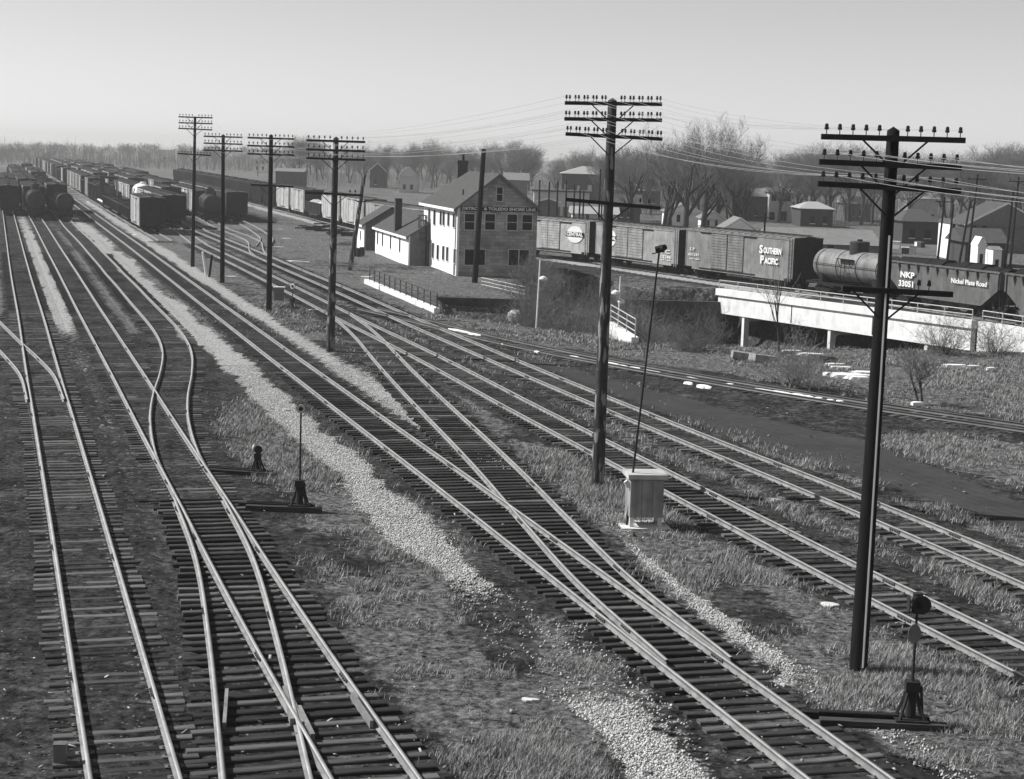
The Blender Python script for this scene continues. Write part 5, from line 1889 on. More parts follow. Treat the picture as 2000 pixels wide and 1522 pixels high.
# boulder-like pale lump against the wall
q = gp(1003, 612, -1.1)
mb = MB()
vs, fs = [], []
r0 = random.Random(3)
for i in range(7):
    for j in range(12):
        a_, b_ = math.pi * i / 6, 2 * math.pi * j / 12
        k = 1 + r0.uniform(-0.12, 0.12)
        vs.append((0.68 * k * math.sin(a_) * math.cos(b_), 0.5 * k * math.sin(a_) * math.sin(b_), 0.55 * k * math.cos(a_)))
for i in range(6):
    for j in range(12):
        fs.append((i * 12 + j, i * 12 + (j + 1) % 12, (i + 1) * 12 + (j + 1) % 12, (i + 1) * 12 + j))
mb.add(vs, fs)
o = tag(mb.build('boulder', M_CONC, None), 'pale rounded boulder lying against the dark retaining wall', 'boulder')
o.location = (0.15, 131.2, -1.15)
# wing wall with railing on the near side of the cut
wg = gp(1240, 672)
wh = gp(1192, 640)
d = wh - wg
wr = thing('wing_wall', (wg[0], wg[1], 0), 0, 'short white concrete wing wall with pipe railing beside the flaking pole', 'wall')
MB().bar((0, 0, -0.45), (d[0], d[1], -0.45), 0.45, 1.7).build('wall', M_CONC, wr)
railing(wr, [(0, 0, 0.4), (d[0], d[1], 0.4)], 1.1, 3, 4, M_GALV, 0.035)

def boff(px, o_):
    d_ = np.arange(0, TT.L, 0.1)
    p, t = TT.at(d_)
    n = np.stack([t[:, 1], -t[:, 0]], 1)
    q = p - n * o_
    v = np.column_stack([q, np.zeros(len(q))]) - np.array([0, 0, CAMH])
    x = 1000 + FPX * (v @ RGT) / (v @ FWD)
    return q[np.argmin(np.abs(x - px))]
A6, B6 = boff(1408, 6.0), boff(1902, 6.0)
bv = B6 - A6
bL = float(np.linalg.norm(bv))
bang = math.atan2(bv[1], bv[0])
br = thing('bridge', (A6[0], A6[1], 0), bang, 'white concrete railway bridge with pipe railing carrying the freight train', 'bridge')
sl_ = (0.62 - 0.06) / bL           # slight rise towards the near end
def brz(x, z):
    return z + sl_ * x
def slab(x0, x1, y0, y1, z0, z1, name, m_, parent=br):
    vs = [(x0, y0, brz(x0, z0)), (x1, y0, brz(x1, z0)), (x1, y1, brz(x1, z0)), (x0, y1, brz(x0, z0)), (x0, y0, brz(x0, z1)), (x1, y0, brz(x1, z1)), (x1, y1, brz(x1, z1)), (x0, y1, brz(x0, z1))]
    return MB().add(vs, [(0, 3, 2, 1), (4, 5, 6, 7), (0, 1, 5, 4), (1, 2, 6, 5), (2, 3, 7, 6), (3, 0, 4, 7)]).build(name, m_, parent)
slab(-0.4, bL, -0.28, 0.25, -0.52, 0.06, 'kerb', M_CONC)
slab(-0.2, bL - 0.2, -0.1, 0.3, -2.1, -0.56, 'girder', M_CONC)
slab(-0.3, bL, 0.3, 3.6, -0.9, -0.25, 'deck', M_CONCD)
slab(-0.2, bL, 3.2, 3.7, -2.1, -0.92, 'girder', M_CONCD)
n_ = 3
for px in (1452, 1620, 1808):
    best = min(np.linspace(0, bL, 300), key=lambda x: abs(proj((A6[0] + bv[0] / bL * x, A6[1] + bv[1] / bL * x, -2))[0] - px))
    x = float(best)
    MB().bb(x - 0.18, x + 0.18, 0.0, 0.5, -6.0, brz(x, -2.104)).bb(x - 0.18, x + 0.18, 2.9, 3.4, -6.0, brz(x, -2.104)).bb(x - 0.17, x + 0.17, 0.5, 2.9, brz(x, -2.5), brz(x, -2.3)).build('pier', M_CONC, br)
for x in np.linspace(0.3, bL - 0.6, 4)[1:-1]:
    slab(x - 0.05, x + 0.05, -0.13, -0.102, -2.0, -0.6, 'joint', M_CONCD)
railing(br, [(-0.2, -0.05, brz(0, 0.06)), (bL - 0.2, -0.05, brz(bL, 0.06))], 0.72, 2, 12, M_GALV, 0.035)
# abutment at the near end and its short railing
C6 = boff(1914, 6.0)
D6 = boff(2040, 6.0)
ab = thing('abutment', (C6[0], C6[1], 0), math.atan2(*(D6 - C6)[::-1]), 'low concrete abutment wall with railing at the end of the white bridge', 'wall')
La = float(np.linalg.norm(D6 - C6))
MB().bb(0, La, -0.2, 0.25, -3.0, 0.62).build('wall', M_CONC, ab)
railing(ab, [(0.2, 0, 0.62), (La - 0.2, 0, 0.62)], 0.75, 2, 4, M_GALV, 0.035)

# white street lamps by the underpass
def street_lamp(label, base, top, heads):
    b = gp(*base)
    z = float(gz([b])[0])
    Y = b[1]
    r_ = thing('street_lamp', (b[0], b[1], z), 0, label, 'street lamp')
    tx_, tz_ = xat(*top, Y) - b[0], zat(*top, Y) - z
    MB().tube((0, 0, -0.3), (tx_, 0, tz_), 0.06, 0.045, 8).build('post', M_WPAINT, r_)
    for px, py, s_ in heads:
        x, z_ = xat(px, py, Y) - b[0], zat(px, py, Y) - z
        f = z_ / tz_
        MB().bar((tx_ * f, 0, z_ + 0.05), (x, 0, z_ + 0.05), 0.05, 0.05).build('arm', M_WPAINT, r_)
        MB().lathe([(0.06 * s_, 0.22), (0.28 * s_, 0.12), (0.34 * s_, 0.0), (0.3 * s_, -0.06), (0.1 * s_, -0.12)], 12, (x, 0, z_)).build('lamp_head', M_WPAINT, r_)
street_lamp('slim white lamp post with a wide head near the right corner of the office', (1046, 632), (1055, 508), [(1061, 545, 0.85)])
street_lamp('slim white lamp post with two heads behind the flaking pole', (1206, 646), (1212, 540), [(1202, 573, 0.8), (1213.5, 590, 0.7)])

# ---------------------------------------------------------------- bare trees and bushes
def branch_mesh(segs, sides=3):
    """segs: list of (p0, p1, r0, r1) -> one mesh (V, F)"""
    n = len(segs)
    P0 = np.array([s[0] for s in segs], float)
    P1 = np.array([s[1] for s in segs], float)
    r0 = np.array([s[2] for s in segs])
    r1 = np.array([s[3] for s in segs])
    d = P1 - P0
    d /= np.maximum(np.linalg.norm(d, axis=1), 1e-6)[:, None]
    ref = np.where(np.abs(d[:, 2:3]) < 0.9, np.array([[0, 0, 1.]]), np.array([[1., 0, 0]]))
    e = np.cross(d, ref)
    e /= np.linalg.norm(e, axis=1)[:, None]
    g = np.cross(d, e)
    V = np.zeros((n, 2, sides, 3))
    for i in range(sides):
        t = 2 * math.pi * i / sides
        o = e * math.cos(t) + g * math.sin(t)
        V[:, 0, i] = P0 + o * r0[:, None]
        V[:, 1, i] = P1 + o * r1[:, None]
    F = np.zeros((n, sides, 4), int)
    base = np.arange(n)[:, None] * (2 * sides)
    i = np.arange(sides)[None]
    F[:, :, 0] = base + i
    F[:, :, 1] = base + (i + 1) % sides
    F[:, :, 2] = base + sides + (i + 1) % sides
    F[:, :, 3] = base + sides + i
    return V.reshape(-1, 3), F.reshape(-1, 4)

def grow_tree(seed, h=16.0, r=0.28, spread=0.55, levels=5, trunks=1, clear=0.2, kids=(5, 5, 5, 5), droop=0.0, twig=0.012, lean=0.0):
    R_ = random.Random(seed)
    trunk, crown = [], []
    def grow(p, d, L, rad, lev, out):
        n = 3 if lev < 2 else 2
        q = Vector(p)
        dd = Vector(d)
        pts = [q.copy()]
        for k in range(n):
            dd = (dd + Vector((R_.uniform(-1, 1), R_.uniform(-1, 1), R_.uniform(-0.6, 1) - droop * lev)) * (0.10 + 0.06 * lev)).normalized()
            q2 = q + dd * (L / n)
            ra, rb = rad * (1 - 0.5 * k / n), rad * (1 - 0.5 * (k + 1) / n)
            (trunk if lev < 2 else crown).append((tuple(q), tuple(q2), max(ra, twig), max(rb, twig * 0.7)))
            q = q2
            pts.append(q.copy())
        if lev >= levels - 1:
            return
        kd = kids[min(lev, len(kids) - 1)]
        for j in range(kd):
            f = R_.uniform(0.25 if lev else 0.3, 1.0)
            i = min(n - 1, int(f * n))
            pos = pts[i].lerp(pts[i + 1], f * n - i)
            ax = Vector((R_.uniform(-1, 1), R_.uniform(-1, 1), R_.uniform(-0.2, 0.6)))
            nd = (dd * (1 - spread) + ax.normalized() * spread + Vector((0, 0, 0.18))).normalized()
            grow(pos, nd, L * R_.uniform(0.5, 0.75), rad * (1 - 0.5 * f) * R_.uniform(0.45, 0.65), lev + 1, out)
    for t in range(trunks):
        a = R_.uniform(0, 6.28)
        sp = 0.0 if trunks == 1 else 0.22
        d0 = Vector((math.cos(a) * sp + lean, math.sin(a) * sp, 1)).normalized()
        p0 = (0, 0, -0.3) if trunks == 1 else (math.cos(a) * r * 1.2, math.sin(a) * r * 1.2, -0.3)
        grow(p0, d0, h * 0.46, r * (1 if trunks == 1 else 0.75), 0, crown)
    return trunk, crown

TREES = []
for i, kw in enumerate([dict(h=17, r=0.30, spread=0.52), dict(h=16, r=0.34, spread=0.6), dict(h=18, r=0.28, spread=0.46), dict(h=15, r=0.30, spread=0.66), dict(h=16, r=0.32, spread=0.56, trunks=2)]):
    tr, cr = grow_tree(100 + i, levels=6, kids=(9, 6, 5, 4, 3) if i != 4 else (6, 5, 4, 4, 3), twig=0.012, **kw)
    V, F = branch_mesh(tr, 7)
    mt = np_mesh('trunk', V, F)
    mt.materials.append(M_BARK)
    V, F = branch_mesh(cr, 3)
    zmax = V[:, 2].max()
    mc = np_mesh('crown', V, F)
    mc.materials.append(M_TWIG)
    TREES.append((mt, mc, zmax, len(cr)))

for i, kw in enumerate([dict(h=17, r=0.5, spread=0.5), dict(h=17, r=0.46, spread=0.58), dict(h=17, r=0.5, spread=0.5, trunks=3)]):
    tr, cr = grow_tree(140 + i, levels=6, kids=(7, 5, 4, 4, 3) if i != 2 else (4, 4, 4, 4, 3), twig=0.011, **kw)
    V, F = branch_mesh(tr, 7)
    mt = np_mesh('trunk', V, F)
    mt.materials.append(M_BARK)
    V, F = branch_mesh(cr, 3)
    zmax = V[:, 2].max()
    mc = np_mesh('crown', V, F)
    mc.materials.append(M_TWIG)
    TREES.append((mt, mc, zmax, len(cr)))

def tree(variant, x, y, H, rz, label, group=None, z=None, wide=1.0):
    mt, mc, zm, _ = TREES[variant]
    s = H / zm
    r_ = thing('bare_tree', (x, y, float(gz([(x, y)])[0]) if z is None else z), rz, label, 'tree', group)
    r_.scale = (s * wide, s * wide, s)
    mobj('trunk', mt, None, r_)
    mobj('crown', mc, None, r_)
    return r_

R6 = random.Random(66)
# big trees just behind the train
for k, (px, Y, top, v_, lb) in enumerate([
        (1236, 262, 262, 6, 'big bare tree behind the train at the edge of the grove, beside a dark house'),
        (1292, 255, 240, 7, 'big bare tree with twin trunks in the grove behind the train'),
        (1338, 250, 236, 5, 'broad bare tree in the middle of the grove behind the train'),
        (1372, 258, 232, 6, 'big spreading bare tree in front of the white gables'),
        (1398, 268, 220, 5, 'tallest bare tree of the grove behind the train'),
        (1452, 244, 262, 7, 'forked bare tree standing in front of the pale two-storey house'),
        (1310, 290, 268, 2, 'slender bare tree behind the twin-trunked grove tree'),
        (1420, 292, 258, 2, 'slender bare tree behind the forked tree')]):
    x = xat(px, 440, Y)
    H = zat(px, top, Y)
    tree(v_, x, Y, H * 1.02, R6.uniform(0, 6), lb, 'grove behind the train', wide=1.0)
# trees among the houses and beyond
GB = 'bare trees beyond the houses'
LBT = ['slim bare tree in the belt of trees beyond the houses', 'round-crowned bare tree in the belt of trees beyond the houses', 'upright bare tree in the belt of trees beyond the houses', 'wide bare tree in the belt of trees beyond the houses', 'twin-trunked bare tree in the belt of trees beyond the houses']
LBF = [s.replace('beyond the houses', 'beyond the open field') for s in LBT]
def top_line(px):
    return float(np.interp(px, [300, 450, 560, 640, 700, 860, 950, 1010, 1080, 1150, 1240, 1500, 1560, 1640, 1700, 1800, 1860, 1920, 1990, 2060], [266, 268, 266, 262, 270, 262, 272, 264, 288, 284, 272, 285, 282, 268, 278, 285, 282, 268, 262, 262]))
px = 560.0
while px < 2050:
    for rowi in range(2):
        q_ = px + R6.uniform(-14, 14)
        right = q_ > 1180
        Y = (330 + 70 * rowi + R6.uniform(-25, 25)) * (1.0 if right else 1.55) * float(np.interp(q_, [560, 900, 1200, 1500, 2000], [1.25, 1.05, 1.0, 1.05, 0.95]))
        tp = top_line(q_) + R6.uniform(-7, 14) + 5 * rowi
        x = xat(q_, 400, Y)
        H = max(9.0, zat(q_, tp, Y) * 1.0)
        v_ = R6.randrange(5)
        tree(v_, x, Y, H, R6.uniform(0, 6.28), (LBT if right else LBF)[v_], GB if right else 'bare trees beyond the field', wide=R6.uniform(1.0, 1.3))
    px += R6.uniform(24, 40)

# brushwood under the far trees, one mass
RN = np.random.default_rng(5)
n = 10000
q_ = RN.uniform(-80, 2060, n)
Yb = np.where(q_ > 1180, RN.uniform(320, 480, n), np.where(q_ > 540, RN.uniform(480, 760, n), RN.uniform(760, 1150, n)))
xb = np.array([xat(a, 400, b) for a, b in zip(q_, Yb)])
hh = RN.uniform(1.0, 5.5, n) * np.clip(0.4 + 1.2 * vnoise(np.stack([xb, Yb], 1), 14.0, 51), 0.3, 1.4)
tx_, ty_ = RN.normal(0, 0.28, n) * hh, RN.normal(0, 0.28, n) * hh
segs = [((x, y, -0.6), (x + a, y + b, h * (1 + 0.8 * (y > 740))), 0.03 + 0.05 * (y > 740), 0.012) for x, y, a, b, h in zip(xb, Yb, tx_, ty_, hh)]
V, F = branch_mesh(segs, 3)
tag(mobj('brushwood', np_mesh('brushwood', V, F), M_TWIG), 'leafless brushwood under the belt of far trees', 'brushwood', kind='stuff')
# far-off wood on the horizon, one mass
tr, cr = grow_tree(300, h=14, r=0.3, levels=5, spread=0.6, kids=(6, 4, 3, 2), twig=0.045)
Va, Fa = branch_mesh(tr + cr, 3)
VV, FF, cnt = [], [], 0
RN = np.random.default_rng(4)
for i in range(230):
    q_ = RN.uniform(-60, 900)
    Y = RN.uniform(760, 1500) * (1.0 if q_ < 480 else 0.85)
    x = xat(q_, 330, Y)
    s = RN.uniform(0.6, 1.2) * np.interp(q_, [0, 250, 900], [0.72, 0.85, 0.95])
    a = RN.uniform(0, 6.28)
    W_ = Va * np.array([s * 1.3, s * 1.3, s])
    c_, s__ = math.cos(a), math.sin(a)
    W_ = np.column_stack([W_[:, 0] * c_ - W_[:, 1] * s__ + x, W_[:, 0] * s__ + W_[:, 1] * c_ + Y, W_[:, 2] - 1.2])
    VV.append(W_)
    FF.append(Fa + cnt)
    cnt += len(W_)
wood = mobj('far_wood', np_mesh('far_wood', np.concatenate(VV), np.concatenate(FF)), M_TWIG)
tag(wood, 'hazy far-off wood of bare trees on the horizon', 'wood', kind='stuff')

# bushes
BUSH = []
for i in range(4):
    R_ = random.Random(500 + i)
    segs = []
    def sprout(p, d, L, rad, lev):
        n = 3
        for j in range(n):
            d = (d + Vector((R_.uniform(-1, 1), R_.uniform(-1, 1), R_.uniform(-0.7, 0.5))) * 0.28).normalized()
            q = p + d * L / n
            segs.append((tuple(p), tuple(q), rad * (1 - 0.2 * j), rad * (1 - 0.2 * (j + 1))))
            p = q
            if lev < 2:
                for m_ in range(2 if lev else 3):
                    dd = (d * 0.5 + Vector((R_.uniform(-1, 1), R_.uniform(-1, 1), R_.uniform(-0.3, 0.9))) * 0.75).normalized()
                    sprout(p, dd, L * R_.uniform(0.3, 0.55), rad * 0.55, lev + 1)
    for k in range(34):
        a, e_ = R_.uniform(0, 6.28), R_.uniform(0.35, 1.5)
        p0 = Vector((R_.uniform(-0.5, 0.5), R_.uniform(-0.5, 0.5), -0.1))
        sprout(p0, Vector((math.cos(a) * math.cos(e_), math.sin(a) * math.cos(e_), math.sin(e_))), R_.uniform(1.1, 2.3), 0.016, 0)
    V, F = branch_mesh(segs, 3)
    me = np_mesh('branches', V, F)
    me.materials.append(M_BUSH)
    BUSH.append(me)
STEM = MB()
for a in range(5):
    STEM.tube((0, 0, -0.2), (0.3 * math.cos(a * 1.26), 0.3 * math.sin(a * 1.26), 0.45), 0.03, 0.018, 6)
STEM = STEM.data('stems')
STEM.materials.append(M_BARK)
def bush(px, py, w_, h_, label, group=None, z=None):
    p = gp(px, py, z or 0.0)
    r_ = thing('bush', (p[0], p[1], float(gz([p])[0])), R6.uniform(0, 6), label, 'bush', group)
    r_.scale = (w_ * 0.55, w_ * 0.5, h_ * 0.5)
    mobj('branches', R6.choice(BUSH), None, r_)
    mobj('stems', STEM, None, r_)
GBU = 'tangled bushes in the underpass cut'
RB = random.Random(9)
for i in range(34):
    X_ = RB.uniform(0.5, 9.0)
    Y0 = 121 - 1.17 * (X_ + 5) + 2.0
    Y_ = Y0 + RB.uniform(0, 1) ** 1.6 * (150 - Y0)
    zz = float(gz([(X_, Y_)])[0])
    r_ = thing('bush', (X_, Y_, zz), RB.uniform(0, 6), 'leafless bush in the thicket between the two retaining walls', 'bush', GBU)
    w_, h_ = RB.uniform(0.8, 1.3), RB.uniform(0.8, 1.7) + (0.3 if zz < -1.5 else -0.2)
    r_.scale = (w_, w_, h_)
    mobj('branches', RB.choice(BUSH), None, r_)
    mobj('stems', STEM, None, r_)
bush(1362, 682, 1.9, 2.0, 'leafless bush sprawling in front of the coursed wing wall')
bush(1335, 684, 1.3, 1.4, 'small leafless bush left of the sprawling one by the wing wall')
bush(1552, 756, 2.3, 2.3, 'broad leafless bush beside the rusty siding')
bush(1848, 690, 1.9, 2.2, 'leafless bush against the end of the white bridge')
bush(1938, 692, 1.9, 2.1, 'leafless bush in front of the bridge abutment')
bush(1265, 588, 2.0, 1.6, 'scrubby bush above the coursed wing wall', 'scrub above the wing wall')
bush(1330, 590, 2.0, 1.4, 'scrubby bush above the coursed wing wall', 'scrub above the wing wall')
bush(1300, 575, 1.8, 1.4, 'scrubby bush above the coursed wing wall', 'scrub above the wing wall')
bush(1375, 585, 1.6, 1.4, 'scrubby bush above the coursed wing wall', 'scrub above the wing wall')

# small single trees
SM = []
for i, kw in enumerate([dict(h=6, r=0.09, spread=0.5, levels=5, kids=(6, 4, 3, 3), twig=0.008), dict(h=5, r=0.10, spread=0.6, levels=5, kids=(6, 4, 4, 3), twig=0.009, trunks=2), dict(h=6, r=0.07, spread=0.32, levels=4, kids=(5, 3, 2), twig=0.009)]):
    tr, cr = grow_tree(700 + i, **kw)
    V, F = branch_mesh(tr, 6)
    a = np_mesh('trunk', V, F)
    a.materials.append(M_BARK)
    V, F = branch_mesh(cr, 3)
    z_ = V[:, 2].max()
    b = np_mesh('crown', V, F)
    b.materials.append(M_TWIG)
    SM.append((a, b, z_))
def small_tree(px, py, top, v_, label, wide=1.0):
    p = gp(px, py)
    H = zat(px, top, p[1])
    a, b, zm = SM[v_]
    r_ = thing('sapling', (p[0], p[1], float(gz([p])[0])), R6.uniform(0, 6), label, 'tree')
    s = H / zm
    r_.scale = (s * wide, s * wide, s)
    mobj('trunk', a, None, r_)
    mobj('crown', b, None, r_)
small_tree(1803, 790, 672, 1, 'small twin-stemmed bare tree in the grass beside the rusty siding', 1.3)
small_tree(1522, 688, 505, 2, 'thin forked sapling in front of the white bridge')
small_tree(1396, 580, 478, 0, 'slender bare sapling at the end of the white bridge', 1.1)
small_tree(1258, 700, 640, 0, 'tiny bare sapling at the edge of the cut beside the leaning mast')

# ---------------------------------------------------------------- houses
def house(label, pxl, pxr, pyb, Y, he, hr, dp, mw, mr_, roof='gable', yaw=0.0, wins=(), name='house', ridge='x', zb=0.0, door=None, chim=None, ov=0.45, wm=None):
    """front wall spans photo columns pxl..pxr at distance Y"""
    x0, x1 = xat(pxl, pyb, Y), xat(pxr, pyb, Y)
    W_ = abs(x1 - x0)
    r_ = thing(name, (x0, Y, zb), yaw, label, 'house')
    MB().bb(0, W_, 0, dp, -0.6, he).build('wall', mw, r_)
    a, b, f, g = -ov, W_ + ov, -ov, dp + ov
    if roof == 'flat':
        rf_ = MB().bb(a, b, f, g, he, he + 0.25).build('roof', mr_, r_)
    elif ridge == 'x':
        ym = dp / 2
        i_ = 0.0 if roof == 'gable' else min(W_ / 2 - 0.5, dp / 2)
        vs = [(a, f, he), (b, f, he), (b, g, he), (a, g, he), (a + i_, ym, hr), (b - i_, ym, hr)]
        fs = [(0, 1, 5, 4), (2, 3, 4, 5), (1, 2, 5), (3, 0, 4), (3, 2, 1, 0)]
        rf_ = MB().add(vs, fs).build('roof', mr_, r_)
    else:
        xm = W_ / 2
        vs = [(a, f, he), (b, f, he), (b, g, he), (a, g, he), (xm, f + (0 if roof == 'gable' else dp / 2), hr), (xm, g - (0 if roof == 'gable' else dp / 2), hr)]
        fs = [(0, 4, 5, 3), (1, 2, 5, 4), (0, 1, 4), (2, 3, 5), (3, 2, 1, 0)]
        rf_ = MB().add(vs, fs).build('roof', mr_, r_)
        if roof == 'gable':
            MB().prism([(0, he), (W_, he), (xm, hr - 0.25)], -ov - 0.06, -ov - 0.01).build('gable', mw, r_)
            for s_ in (0, 1):
                MB().bar((a if s_ == 0 else b, -ov - 0.09, he - 0.05), (xm, -ov - 0.09, hr - 0.05), 0.05, 0.22).build('rake_board', M_WPAINT, r_)
    for (u0, u1, z0, z1) in wins:
        p_ = MB().bb(W_ * u0, W_ * u1, -0.03, -0.004, z0, z1).build('window', wm or M_PANE, r_)
        MB().bb(W_ * u0 - 0.08, W_ * u1 + 0.08, -0.07, -0.005, z0 - 0.12, z0 - 0.002).build('sill', M_WPAINT, p_)
    if door:
        MB().bb(W_ * door[0], W_ * door[1], -0.05, -0.004, 0, 2.1).build('door', M_SIDE_L, r_)
    if chim:
        MB().bb(W_ * chim - 0.4, W_ * chim + 0.4, dp * 0.5 - 0.4, dp * 0.5 + 0.4, he, hr + 1.0).build('chimney', M_BRICK, rf_)
    return r_
WN = [(0.08, 0.16, 1.0, 2.3), (0.3, 0.38, 1.0, 2.3), (0.55, 0.63, 1.0, 2.3), (0.8, 0.88, 1.0, 2.3)]
Yh = 430
house('long dark-walled house with a pale hipped roof beyond the office', 1097, 1192, 360, Yh, zat(1140, 340, Yh), zat(1140, 325, Yh), 11, M_SIDE_D, M_ROOFL, 'hip', wins=[(0.06, 0.12, 2.6, 4.2), (0.32, 0.37, 2.6, 4.0), (0.54, 0.62, 2.6, 4.2), (0.8, 0.86, 2.6, 4.2)], wm=M_SIDE_L)
Yh = 300
house('long low flat-roofed garage row behind the office', 1042, 1150, 418, Yh, zat(1090, 375, Yh), 5, 9, M_SIDE_L, M_ROOF, 'flat', wins=[(0.25 + 0.14 * i, 0.34 + 0.14 * i, 0.6, 2.4) for i in range(5)], wm=M_SIDE_M)
Yh = 262
house('small gabled shed on the slope behind the office gable', 1052, 1089, 415, Yh, zat(1070, 394, Yh), zat(1070, 387, Yh), 5, M_SIDE_M, M_ROOF, ridge='y', wins=[(0.4, 0.6, 0.6, 1.6)], name='shed')
Yh = 275
house('pale low house between garage row and grove', 1118, 1205, 445, Yh, zat(1160, 418, Yh), zat(1160, 405, Yh), 8, M_SIDE_L, M_ROOFL, wins=[(0.3, 0.36, 0.8, 2), (0.7, 0.76, 0.8, 2)])
Yh = 300
house('dark-roofed house half hidden at the left edge of the grove', 1195, 1250, 425, Yh, zat(1220, 398, Yh), zat(1220, 380, Yh), 8, M_SIDE_D, M_ROOF, wins=WN[1:3])
house('white-walled house seen between the grove trunks', 1300, 1370, 440, 290, zat(1330, 415, 290), zat(1330, 398, 290), 8, M_WPAINT, M_ROOFM, ridge='y', wins=[(0.3, 0.4, 0.8, 2.0)])
house('white gabled cottage behind the big spreading tree', 1372, 1412, 452, 262, zat(1390, 428, 262), zat(1390, 412, 262), 7, M_WPAINT, M_ROOFM, ridge='y', wins=[(0.2, 0.32, 0.6, 2.2), (0.6, 0.72, 0.6, 2.2)])
house('low white gabled garage beside the forked tree', 1416, 1472, 470, 235, zat(1440, 448, 235), zat(1440, 425, 235), 7, M_WPAINT, M_ROOFM, ridge='y', wins=[(0.3, 0.7, 0.2, 1.6)], name='garage', wm=M_SIDE_M)
Yh = 330
house('pale two-storey house with dark shutters beyond the train', 1502, 1545, 418, Yh, zat(1520, 376, Yh), zat(1520, 368, Yh), 10, M_SIDE_L, M_ROOFM, wins=[(0.08, 0.3, 3.9, 5.4), (0.6, 0.95, 3.9, 5.4), (0.02, 0.26, 0.3, 1.8), (0.55, 0.8, 0.2, 2.0)])
house('long dark wing joined to the pale two-storey house', 1432, 1501.5, 414, Yh + 3, zat(1460, 384, Yh), zat(1460, 368, Yh), 9, M_SIDE_D, M_ROOFM, wins=[(0.2, 0.3, 1.0, 2.2), (0.6, 0.7, 1.0, 2.2)])
Yh = 310
house('low house with a bright hipped roof beside the pale two-storey house', 1563, 1626, 436, Yh, zat(1590, 408, Yh), zat(1590, 395, Yh), 10, M_SIDE_D, M_ROOFL, 'hip', wins=[(0.3, 0.45, 0.6, 1.9), (0.7, 0.82, 0.6, 1.9)])
Yh = 205
house('long low shed with a broad pale roof right behind the train', 1512, 1716, 512, Yh, zat(1610, 477, Yh), zat(1610, 451, Yh), 14, M_SIDE_M, M_ROOFM, wins=[(0.5, 0.56, 0.6, 1.6), (0.75, 0.81, 0.6, 1.6)], name='shed')
Yh = 255
house('dark hipped-roof cottage behind the stout pole', 1762, 1832, 462, Yh, zat(1800, 433, Yh), zat(1800, 410, Yh), 9, M_SIDE_D, M_ROOF, 'hip', wins=[(0.2, 0.35, 0.8, 2.0), (0.62, 0.8, 0.8, 2.0)])
Yh = 235
house('big house with a white-trimmed gable and dark roof at the end of the street', 1886, 2040, 470, Yh, zat(1900, 440, Yh), zat(1965, 396, Yh), 10, M_SIDE_M, M_ROOF, ridge='y', wins=[(0.06, 0.12, 2.2, 3.6), (0.2, 0.26, 2.2, 3.6)])
Yh = 200
house('dark-roofed garage in front of the white-trimmed gable house', 1884, 1962, 512, Yh, zat(1920, 474, Yh), zat(1920, 448, Yh), 8, M_SIDE_D, M_ROOF, wins=[(0.05, 0.32, 0.0, 2.1)], name='garage')
house('narrow white steep-gabled porch beside the dark garage', 1908, 1923, 516, 190, zat(1915, 480, 190), zat(1915, 463, 190), 3, M_WPAINT, M_WPAINT, ridge='y', ov=0.05, name='porch', wins=[(0.3, 0.7, 0.5, 1.9)])
house('white narrow outbuilding at the right of the dark garage', 1938, 1955, 520, 185, zat(1945, 488, 185), zat(1945, 482, 185), 3, M_WPAINT, M_ROOFM, ov=0.1, name='outbuilding', wins=[(0.3, 0.7, 0.5, 1.6)])
house('tall narrow white house left of the leaning street poles', 1852, 1866, 505, 215, zat(1858, 437, 215), zat(1858, 428, 215), 6, M_WPAINT, M_ROOF, ridge='y', ov=0.15, wins=[(0.3, 0.7, 3.4, 4.6)])
# houses beyond the field
house('white two-storey farmhouse across the open field', 496, 522, 326, 760, zat(508, 304, 760), zat(508, 297, 760), 8, M_WPAINT, M_ROOFM, wins=[(0.15, 0.3, 1, 2.6), (0.6, 0.75, 1, 2.6), (0.15, 0.3, 3.6, 5), (0.6, 0.75, 3.6, 5)])
house('low white house across the field near the farmhouse', 565, 589, 332, 700, zat(575, 320, 700), zat(575, 315, 700), 7, M_WPAINT, M_ROOFM, wins=[(0.2, 0.35, 0.8, 2), (0.6, 0.75, 0.8, 2)])
house('long dark barn at the near edge of the open field', 538, 592, 352, 470, zat(560, 335, 470), zat(560, 329, 470), 8, M_SIDE_D, M_ROOFM, wins=[(0.3, 0.4, 0.5, 1.8)], name='barn')
house('pale gabled house with bare tree beyond the rear of the office', 780, 815, 372, 470, zat(795, 345, 470), zat(795, 325, 470), 9, M_SIDE_L, M_ROOFM, ridge='y', wins=[(0.2, 0.35, 0.8, 2.2), (0.6, 0.75, 0.8, 2.2)])
house('dark gabled house among trees beyond the leaning pole', 722, 752, 362, 520, zat(737, 335, 520), zat(737, 318, 520), 9, M_SIDE_D, M_ROOF, ridge='y', wins=[(0.3, 0.45, 1, 2.4)])
house('low pale house far beyond the yard at the edge of the wood', 312, 337, 306, 1150, zat(325, 293, 1150), zat(325, 290, 1150), 9, M_SIDE_L, M_ROOFL, wins=[(0.3, 0.5, 0.8, 2.4)])
house('brown house with a pale roof left of the garage row', 985, 1030, 372, 420, zat(1008, 352, 420), zat(1008, 338, 420), 9, M_SIDE_M, M_ROOFM, wins=[(0.2, 0.3, 0.8, 2.2), (0.65, 0.75, 0.8, 2.2)])
house('dark house behind the big trees, seen over the boxcars', 1200, 1290, 385, 400, zat(1240, 372, 400), zat(1240, 356, 400), 9, M_SIDE_D, M_ROOFM, wins=WN)
house('pale house beyond the hipped-roof cottage', 1650, 1700, 420, 350, zat(1675, 398, 350), zat(1675, 384, 350), 9, M_SIDE_M, M_ROOFL, wins=WN[:3])
